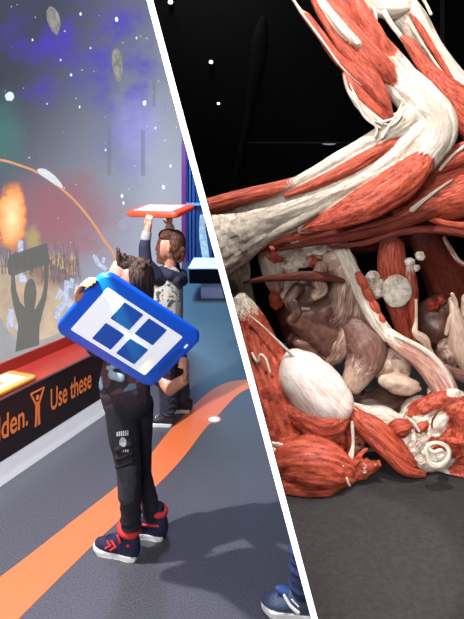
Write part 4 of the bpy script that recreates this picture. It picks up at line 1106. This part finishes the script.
# bowel
part('bowel', up_, [(330, 262, 1.15, 10), (342, 262, 1.145, 12), (346, 278, 1.14, 12), (345, 296, 1.14, 13), (341, 312, 1.15, 12), (330, 322, 1.17, 9)], m=T_organ, white=[.8, .75, .6, .5, .5, .3], lump=.22, fib=.03, n=26)
part('bowel', up_, [(322, 266, 1.13, 6), (318, 280, 1.12, 7), (322, 290, 1.12, 6), (314, 296, 1.12, 5)], m=T_organ, white=.55, lump=.25, fib=.03, n=20)
part('bowel', up_, [(298, 288, 1.15, 6), (290, 300, 1.145, 6), (296, 312, 1.14, 6), (290, 320, 1.145, 5), (300, 326, 1.15, 5)], m=T_organ, white=.35, dark=.2, lump=.25, fib=.03, n=18)
def organ(name, x, y, d, rx, ry, rz=None, m=T_organ, wv=.3, dk=0, amp=.25, rot=0, fr=20, label=None, par=None):
    k = d/FOC; mb = MB(); mb.ell(Q(x, y, d), (rx*k, (rz or min(rx, ry)*.8)*k, ry*k), amp=amp, fr=fr, w=wv, dk=dk, seed=x*.37, M=Matrix.Rotation(rot, 3, 'Y'), n=36, m=24)
    clampR(mb); return mb.build(name, m, par or up_, label=label)
organ('liver', 318, 312, 1.20, 34, 38, wv=.05, dk=.25, amp=.4)
organ('liver', 318, 345, 1.19, 28, 20, wv=.25, dk=.1, amp=.5, rot=.3)
part('fat_curtain', up_, [(350, 262, 1.14, 5, .5), (353, 290, 1.14, 8, .5), (352, 320, 1.145, 9, .5), (342, 348, 1.15, 10, .5), (330, 362, 1.16, 6, .5)], m=T_organ, white=[.8, .6, .55, .5, .4], fib=.15, n=22, lump=.2)
# stomach: brown pouch with a paler rounded tip
part('stomach', up_, [(352, 322, 1.15, 12), (364, 338, 1.14, 20), (366, 356, 1.13, 19), (358, 372, 1.12, 15), (351, 384, 1.115, 11)], m=T_organ, white=[.2, .25, .25, .5, .85], fib=.03, n=32, lump=.08)
# kidney-like cream lobe
organ('lower_lobe', 399, 384, 1.10, 22, 10, wv=.95, amp=.15, rot=.22, m=T_organ)
organ('lower_lobe', 392, 366, 1.14, 20, 17, wv=.55, amp=.15, m=T_organ, dk=.1)
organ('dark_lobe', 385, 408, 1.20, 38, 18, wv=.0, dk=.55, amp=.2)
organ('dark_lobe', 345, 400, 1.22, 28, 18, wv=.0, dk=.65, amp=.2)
# segmented red and cream arm-like band
part('segmented_band', up_, [(340, 246, 1.13, 8, .5), (350, 268, 1.125, 8, .5), (362, 292, 1.12, 8, .5), (374, 316, 1.115, 8, .5), (388, 336, 1.11, 7, .5)], white=[.85, .8, .75, .75, .7], fib=.06, n=24)
for (x, y) in ((362, 281), (368, 294), (374, 306), (380, 320)):
    part('red_segment', up_, [(x-4, y-7, 1.112, 3.5, .5), (x, y, 1.110, 5, .5), (x+3.5, y+6, 1.11, 3.5, .5)], white=0, fib=.05, n=14)
part('pink_band', up_, [(386, 332, 1.11, 6, .6), (400, 344, 1.10, 9, .6), (418, 356, 1.095, 10, .6), (434, 372, 1.09, 12, .6), (445, 390, 1.09, 12, .6), (447, 402, 1.09, 8, .6)], m=T_pale, white=[.7, .35, .2, .35, .4, .5], fib=.08, n=28)
part('band_edge', up_, [(396, 336, 1.09, 2), (416, 345, 1.085, 2.6), (434, 358, 1.08, 3), (448, 378, 1.08, 3.2), (452, 396, 1.08, 3)], m=T_pale, white=.9, fib=.05, n=12)
# cut bone disc on a red shaft
part('cut_shaft', up_, [(392, 246, 1.17, 12), (392, 268, 1.17, 14), (396, 296, 1.17, 12), (402, 322, 1.17, 9), (408, 350, 1.18, 8)], white=[.1, .0, .0, .05, .05], dark=[.1, .0, .2, .3, .5], fib=.06, n=26)
organ('cut_bone_face', 397, 291, 1.135, 15, 16.5, rz=4, m=T_main, wv=.97, amp=.04)
for (x, y, r) in ((373, 277, 7), (371, 285, 6), (379, 284, 6), (378, 293, 6), (410, 262, 5), (420, 256, 5), (416, 268, 4)):
    organ('bone_chip', x, y, 1.15, r, r*.9, m=T_main, wv=.75, amp=.22)
part('red_shaft', up_, [(410, 268, 1.15, 4), (412, 290, 1.15, 6), (414, 320, 1.16, 4), (416, 345, 1.17, 3)], white=[.6, .05, .0, .1], dark=.15, fib=.06, n=16)
part('hanging_vessel', up_, [(416, 300, 1.13, 1.5), (416, 320, 1.13, 1.8), (415, 332, 1.12, 3.5), (424, 340, 1.12, 5.5), (428, 349, 1.12, 4), (434, 356, 1.12, 2)], m=T_organ, white=.75, fib=.1, lump=.2, n=16)
# right hand cluster
organ('spleen', 438, 322, 1.24, 26, 26, wv=.05, dk=.45, amp=.15)
organ('red_nodule', 432, 305, 1.18, 6, 7, m=T_dark, wv=.1, amp=.22); organ('red_nodule', 441, 300, 1.18, 5, 6, m=T_dark, wv=.1, amp=.22)
part('lung_edge', up_, [(452, 300, 1.14, 4), (457, 322, 1.13, 7), (461, 345, 1.13, 11), (472, 360, 1.13, 14)], m=T_organ, white=[.6, .8, .95, .8], fib=.08, lump=.15, n=24)
part('lung_edge', up_, [(470, 300, 1.16, 10), (476, 335, 1.16, 16), (478, 370, 1.16, 14)], m=T_organ, white=.7, fib=.08, lump=.15, n=24)
part('vessel', up_, [(446, 334, 1.13, 2), (450, 318, 1.13, 2.2), (456, 306, 1.13, 2.4), (452, 294, 1.13, 2)], m=T_organ, white=.8, fib=.1, n=12)
organ('grey_lobe', 449, 352, 1.15, 13, 14, wv=.45, dk=.2, amp=.25)
part('red_edge', up_, [(446, 368, 1.12, 4), (458, 374, 1.12, 6), (474, 380, 1.12, 8)], m=T_organ, white=.3, fib=.08, n=14)
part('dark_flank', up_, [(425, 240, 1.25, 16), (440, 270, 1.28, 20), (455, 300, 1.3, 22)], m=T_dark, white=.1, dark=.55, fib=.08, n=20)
part('side_tendon', up_, [(444, 238, 1.14, 2), (452, 252, 1.14, 2.5), (460, 262, 1.14, 2.5), (474, 268, 1.14, 3)], m=T_dark, white=.5, fib=.08, n=12)

# ---------------------------------------------------------------- lower body lying on the plinth
lo_ = thing('dissected_body', Vector((.25, 1.08, PZ)), 'lower dissected body on its back, red shoulder left, head with ear at right', 'anatomical body')
b = MB()
b.sweep([(238, 300, 1.13, 11, .8), (246, 322, 1.125, 20, .8), (252, 350, 1.12, 28, .8), (262, 385, 1.11, 34, .8), (276, 420, 1.11, 38, .8), (285, 450, 1.11, 36, .7)],
        white=[.85, .28, .0, .0, .0, .0], fib=.05, n=44, seg=14, fl=14, seed=21)
b.sweep([(276, 440, 1.12, 30, .8), (305, 435, 1.12, 32, .7), (335, 436, 1.12, 26, .7), (352, 440, 1.12, 18, .7)], white=[0, 0, .05, .4], fib=.05, n=40, seed=22)
part('chest_muscle', lo_, [(292, 412, 1.055, 8), (312, 421, 1.045, 14), (332, 424, 1.045, 14), (346, 410, 1.06, 7), (350, 402, 1.07, 3)], white=[.05, 0, .0, .1, .6], fib=.05, n=32, into=b)
part('shoulder_muscle', lo_, [(270, 470, 1.055, 12, .9), (292, 462, 1.03, 22, .9), (316, 464, 1.02, 25, .9), (338, 470, 1.03, 19, .9), (352, 474, 1.05, 9, .9)], white=[.35, .05, 0, .05, .55], fib=.055, n=48, seg=14, ff=130, into=b)
part('shoulder_muscle', lo_, [(268, 486, 1.02, 5), (296, 487, 1.0, 9), (325, 487, 1.0, 9), (345, 480, 1.02, 5)], white=[.2, .0, .0, .2], fib=.06, n=26, into=b)
for i, pts in enumerate(([(268, 448), (280, 452), (296, 456)], [(266, 456), (278, 458), (292, 463)], [(268, 466), (278, 463), (288, 460)], [(272, 444), (284, 446), (294, 452)])):
    part('tendon', lo_, [(x, y, 1.01+.012*(2-j), 2.6-.6*j) for j, (x, y) in enumerate(pts)], white=[.95, .85, .5], fib=.1, n=10)
part('tendon', lo_, [(352, 422, 1.06, 1.5), (353, 444, 1.05, 1.6), (350, 460, 1.035, 3.5), (342, 470, 1.01, 6), (332, 472, 1.01, 4)], white=[.8, .85, .75, .75, .4], fib=.3, lump=.3, n=18)
for pts in ([(335, 470), (328, 466)], [(338, 478), (330, 482)], [(345, 478), (350, 486)], [(342, 466), (335, 460)]):
    part('tendon', lo_, [(pts[0][0], pts[0][1], .998, 2.4), (pts[1][0], pts[1][1], .997, .8)], white=.8, fib=.1, n=8)
b.fuse_keep(.0027, 5, .0018); clampR(b); b.build('body', T_main, lo_)
# white squiggle nerve on the flank
part('nerve', lo_, [(252, 353, 1.062, 1.3), (257, 362, 1.056, 1.4), (260, 355, 1.054, 1.5), (265, 358, 1.050, 1.5), (268, 366, 1.047, 1.3), (270, 372, 1.046, 1.0)], white=.85, fib=.05, n=8)
part('flank_edge', lo_, [(250, 316, 1.075, 1.1), (262, 326, 1.07, 1.0), (275, 338, 1.065, 1.1), (287, 350, 1.06, 1.3), (294, 356, 1.06, 2)], white=.8, fib=.05, n=10)
# gland dome
k = 1.04/FOC; mb = MB()
Mr = Matrix.Rotation(math.radians(41), 3, 'Y')
Mr = Matrix.Rotation(math.radians(38), 3, 'Y')
mb.ell(Q(316, 390, 1.075), (39*k, 27*k, 29*k), M=Mr, amp=.10, fr=12, w=.55, n=56, m=36); mb.ell(Q(304, 378, 1.078), (28*k, 24*k, 27*k), M=Mr, w=.6); mb.ell(Q(335, 404, 1.07), (18*k, 20*k, 21*k), M=Mr, w=.4)
mb.ell(Q(296, 372, 1.08), (18*k, 20*k, 24*k), w=.7)
mb.fuse_keep(.003, 10)
mb.fib = [((p.x*.75+p.z*.66)*160, p.y*60, (p.z*.75-p.x*.66)*22) for p in mb.v]
clampR(mb); mb.build('breast', T_breast, lo_, label='pale rounded gland dome')
# ragged torn muscle ends
rg = random.Random(4); tm = MB()
for i in range(26):
    x = rg.uniform(348, 372); y = 468+rg.uniform(-7, 12)*(1-(x-348)/50); ex = x+rg.uniform(4, 12); ey = y+rg.uniform(-6, 1)
    tm.sweep([(x-8, y+1, 1.045, 4), (x, y, 1.04+rg.uniform(-.02, .02), 3.6), (ex, ey, 1.04+rg.uniform(-.02, .02), 2.2)], white=[.1, 0, rg.choice([0, .1, .45])], fib=.2, lump=.4, n=12, seg=5, seed=i)
for (x, y) in ((360, 455), (364, 451), (357, 459)):
    tm.sweep([(x-6, y+6, 1.045, 2.5), (x, y, 1.04, 2.6), (x+3, y-2, 1.04, 1.8)], white=[0, 0, .3], fib=.2, lump=.3, n=10, seg=5)
tm.fuse_keep(.0024, 1, .002); clampR(tm).build('torn_muscle_end', T_main, lo_)
# neck
part('neck_muscle', lo_, [(350, 406, 1.08, 4), (358, 418, 1.07, 9), (374, 431, 1.06, 13), (392, 448, 1.055, 13), (407, 461, 1.06, 9), (420, 468, 1.075, 4)], white=[.55, .1, .0, .0, .0, .35], fib=.06, n=34, fl=12)
part('neck_muscle', lo_, [(372, 440, 1.045, 4), (390, 456, 1.04, 6), (406, 470, 1.04, 6), (424, 474, 1.05, 3)], white=[.1, .0, .0, .2], dark=.1, fib=.07, n=20)
part('throat_fascia', lo_, [(350, 404, 1.10, 3, .6), (366, 414, 1.10, 8, .6), (384, 420, 1.095, 12, .6), (400, 432, 1.09, 12, .6)], white=.85, fib=.08, n=24)
# head: cranium, jaw, nose, brow fused, coloured by region
mb = MB(); k = 1.1/FOC
def E(x, y, d, rx, ry, rz, rot=0): mb.ell(Q(x, y, d), (rx*k, rz*k, ry*k), M=Matrix.Rotation(rot, 3, 'Y'))
E(462, 432, 1.13, 42, 38, 34); E(432, 436, 1.12, 32, 34, 30); E(412, 440, 1.11, 22, 24, 24, .3)
E(400, 428, 1.10, 13, 13, 14); E(420, 412, 1.10, 20, 14, 20, -.4); E(448, 404, 1.10, 22, 12, 22, -.3)
E(404, 452, 1.08, 16, 11, 12, .5); E(422, 458, 1.08, 18, 12, 12, .3); E(433, 392, 1.10, 6, 6, 6); E(470, 470, 1.1, 40, 14, 24)
for x, y, r in ((396, 444, 6), (404, 440, 6), (406, 450, 6.5), (414, 446, 6), (414, 456, 6), (423, 450, 6), (398, 436, 5), (422, 440, 6), (412, 436, 5)): E(x, y, 1.065, r, r*.8, r)
mb.sweep([(410, 418, 1.08, 5), (424, 407, 1.07, 8), (440, 400, 1.065, 8), (456, 394, 1.07, 6)], fib=.1)
mb.sweep([(444, 412, 1.07, 6), (456, 408, 1.06, 10), (466, 420, 1.055, 12), (462, 434, 1.06, 10)], fib=.1)
mb.sweep([(440, 440, 1.05, 3), (455, 441, 1.042, 4), (480, 445, 1.04, 6)], fib=.05)
mb.sweep([(428, 434, 1.07, 6), (438, 422, 1.065, 8), (446, 412, 1.07, 6)], fib=.05)
mb.fuse(.0036, 3)
patches = [  # (x, y, rx, ry, rot, white)
    (430, 403, 26, 9, -.45, .0), (458, 408, 16, 22, .3, .08), (452, 440, 22, 20, 0, .12), (400, 427, 8, 6, -.3, 0.0), (422, 428, 7, 5, -.4, .1), (470, 470, 20, 14, 0, .05), (455, 392, 10, 6, 0, .7), (438, 424, 9, 13, .5, .97), (408, 447, 20, 12, .5, .62)]
hv = []
for p in mb.v:
    px_, py_ = to_px(p); wv = .72
    for (x, y, rx, ry, rot, wp) in patches:
        dx, dy = px_-x, py_-y; u = (dx*math.cos(rot)+dy*math.sin(rot))/rx; v = (-dx*math.sin(rot)+dy*math.cos(rot))/ry
        q = math.sqrt(u*u+v*v)+.25*noise.noise(p*60)
        t = min(max((1.15-q)/.3, 0), 1); wv = wv*(1-t)+wp*t
    hv.append((wv, 0.15 if py_ > 472 else 0, 0, 1))
# lumpy surface
for i, p in enumerate(mb.v):
    px_, py_ = to_px(p); n_ = noise.noise(p*70)*.0035+noise.noise(p*160)*.0018
    if 388 < px_ < 430 and 432 < py_ < 466: n_ *= 2.2
    mb.v[i] = p+Vector((0, -1, .4))*n_
mb.fib = [((p.x*.75+p.z*.66)*60, p.y*150, (p.z*.75-p.x*.66)*150) for p in mb.v]
mb.col = hv; clampR(mb); mb.build('head', T_main, lo_)
# cheek and eye muscles, temple cord
part('face_muscle', lo_, [(393, 431, 1.06, 5), (400, 428, 1.05, 7), (408, 426, 1.06, 5)], white=0, fib=.25, lump=.3, n=22)
part('face_muscle', lo_, [(417, 432, 1.055, 2), (421, 427, 1.05, 4), (427, 423, 1.055, 2)], white=0, fib=.2, lump=.2, n=14)
part('cheek_cord', lo_, [(406, 417, 1.045, 1.3), (413, 422, 1.037, 1.5), (419, 431, 1.035, 1.4)], white=.95, fib=0, n=8)
part('cheek_cord', lo_, [(432, 428, 1.035, .9), (433, 419, 1.03, 1.1), (441, 409, 1.03, 1.2), (454, 401, 1.035, 1.0)], white=.1, dark=.5, fib=0, n=8)
# ear
ear = MB(); R = []
for x, y, r in ((428, 458, 2.6), (426, 449, 2.2), (430, 444, 2.0), (438, 443, 2.0), (446, 446, 2.2), (449, 453, 2.4), (446, 461, 2.6), (438, 466, 3.0), (430, 464, 3.2), (428, 458, 2.6)):
    R.append((x, y, .995, r))
ear.sweep(R, white=.97, fib=.03, n=14, seg=5)
ear.sweep([(428, 448, .998, 1.6), (434, 452, .995, 2.0), (441, 450, .995, 1.8), (445, 455, 1.0, 1.6)], white=.95, fib=.02, n=10)
ear.sweep([(431, 458, 1.005, 5, .5), (438, 458, 1.01, 7, .5), (444, 456, 1.01, 5, .5)], white=.9, fib=.04, n=20)
ear.sweep([(440, 456, 1.0, 5), (444, 458, 1.06, 6)], white=.8, fib=.02, n=12)
ear.build('ear', T_main, lo_)
# ================================================================== LIGHTS
def area(name, loc, tgt, e, sx, sy, col=(1, 1, 1), spread=180):
    l = bpy.data.lights.new(name, 'AREA'); l.energy = e; l.color = col; l.shape = 'RECTANGLE'; l.size = sx; l.size_y = sy; l.spread = math.radians(spread)
    o = bpy.data.objects.new(name, l); COL.objects.link(o); o.location = loc
    o.rotation_euler = (Vector(tgt)-Vector(loc)).to_track_quat('-Z', 'Y').to_euler(); return o
def spot(name, loc, tgt, e, ang, blend=.3, size=.03, col=(1, 1, 1)):
    l = bpy.data.lights.new(name, 'SPOT'); l.energy = e; l.color = col; l.spot_size = math.radians(ang); l.spot_blend = blend; l.shadow_soft_size = size
    o = bpy.data.objects.new(name, l); COL.objects.link(o); o.location = loc
    o.rotation_euler = (Vector(tgt)-Vector(loc)).to_track_quat('-Z', 'Y').to_euler(); return o
# left room
area('ceiling_wash', (-1.0, 2.2, 3.55), (-.7, 2.4, 0), 75, 1.6, 2.6, (.93, .94, 1))
area('camera_side_fill', (-.75, -.6, 1.9), (-.8, 2.4, .6), 62, 1.2, .8, (1, .97, .96))
spot('projector', (-1.25, 1.75, 2.55), (-.15, 2.2, .3), 460, 95, .3, .02, (.95, .92, 1))
area('blue_wash', (-.9, 7.0, 3.4), (-.6, 6.6, 0), 950, 1.4, 2.2, (.26, .68, 1))
area('violet_wash', (-.65, 3.8, 3.4), (.1, 3.6, 0), 430, .8, 1.2, (.6, .50, 1))
spot('green_glow', (-.95, 1.1, 2.3), Q(97, 282, 1.76), 900, 4.0, .6, .01, (.75, 1, .15))
spot('green_glow', (-.95, 1.1, 2.3), Q(140, 256, 2.0), 260, 1.6, .6, .01, (.4, 1, .1))
spot('teal_glow', (-.9, 1.0, 2.3), Q(104, 279, 1.80), 700, 3.2, .8, .01, (.1, 1, .6))
# right room
spot('exhibit_spot', (.08, .38, 2.85), Q(335, 235, 1.12), 150, 44, .25, .015, (1, .96, .92))
spot('exhibit_spot', (1.5, .7, 3.0), Q(400, 190, 1.1), 58, 40, .3, .03, (1, .95, .9))
spot('exhibit_spot', (.5, -.3, 2.0), Q(345, 440, 1.0), 52, 22, .7, .04, (1, .97, .94))  # front fill, added to brighten the shoulder, breast and head
spot('exhibit_spot', (1.3, 1.1, 2.6), Q(355, 528, .85), 75, 10, .15, .01, (1, .93, .95))
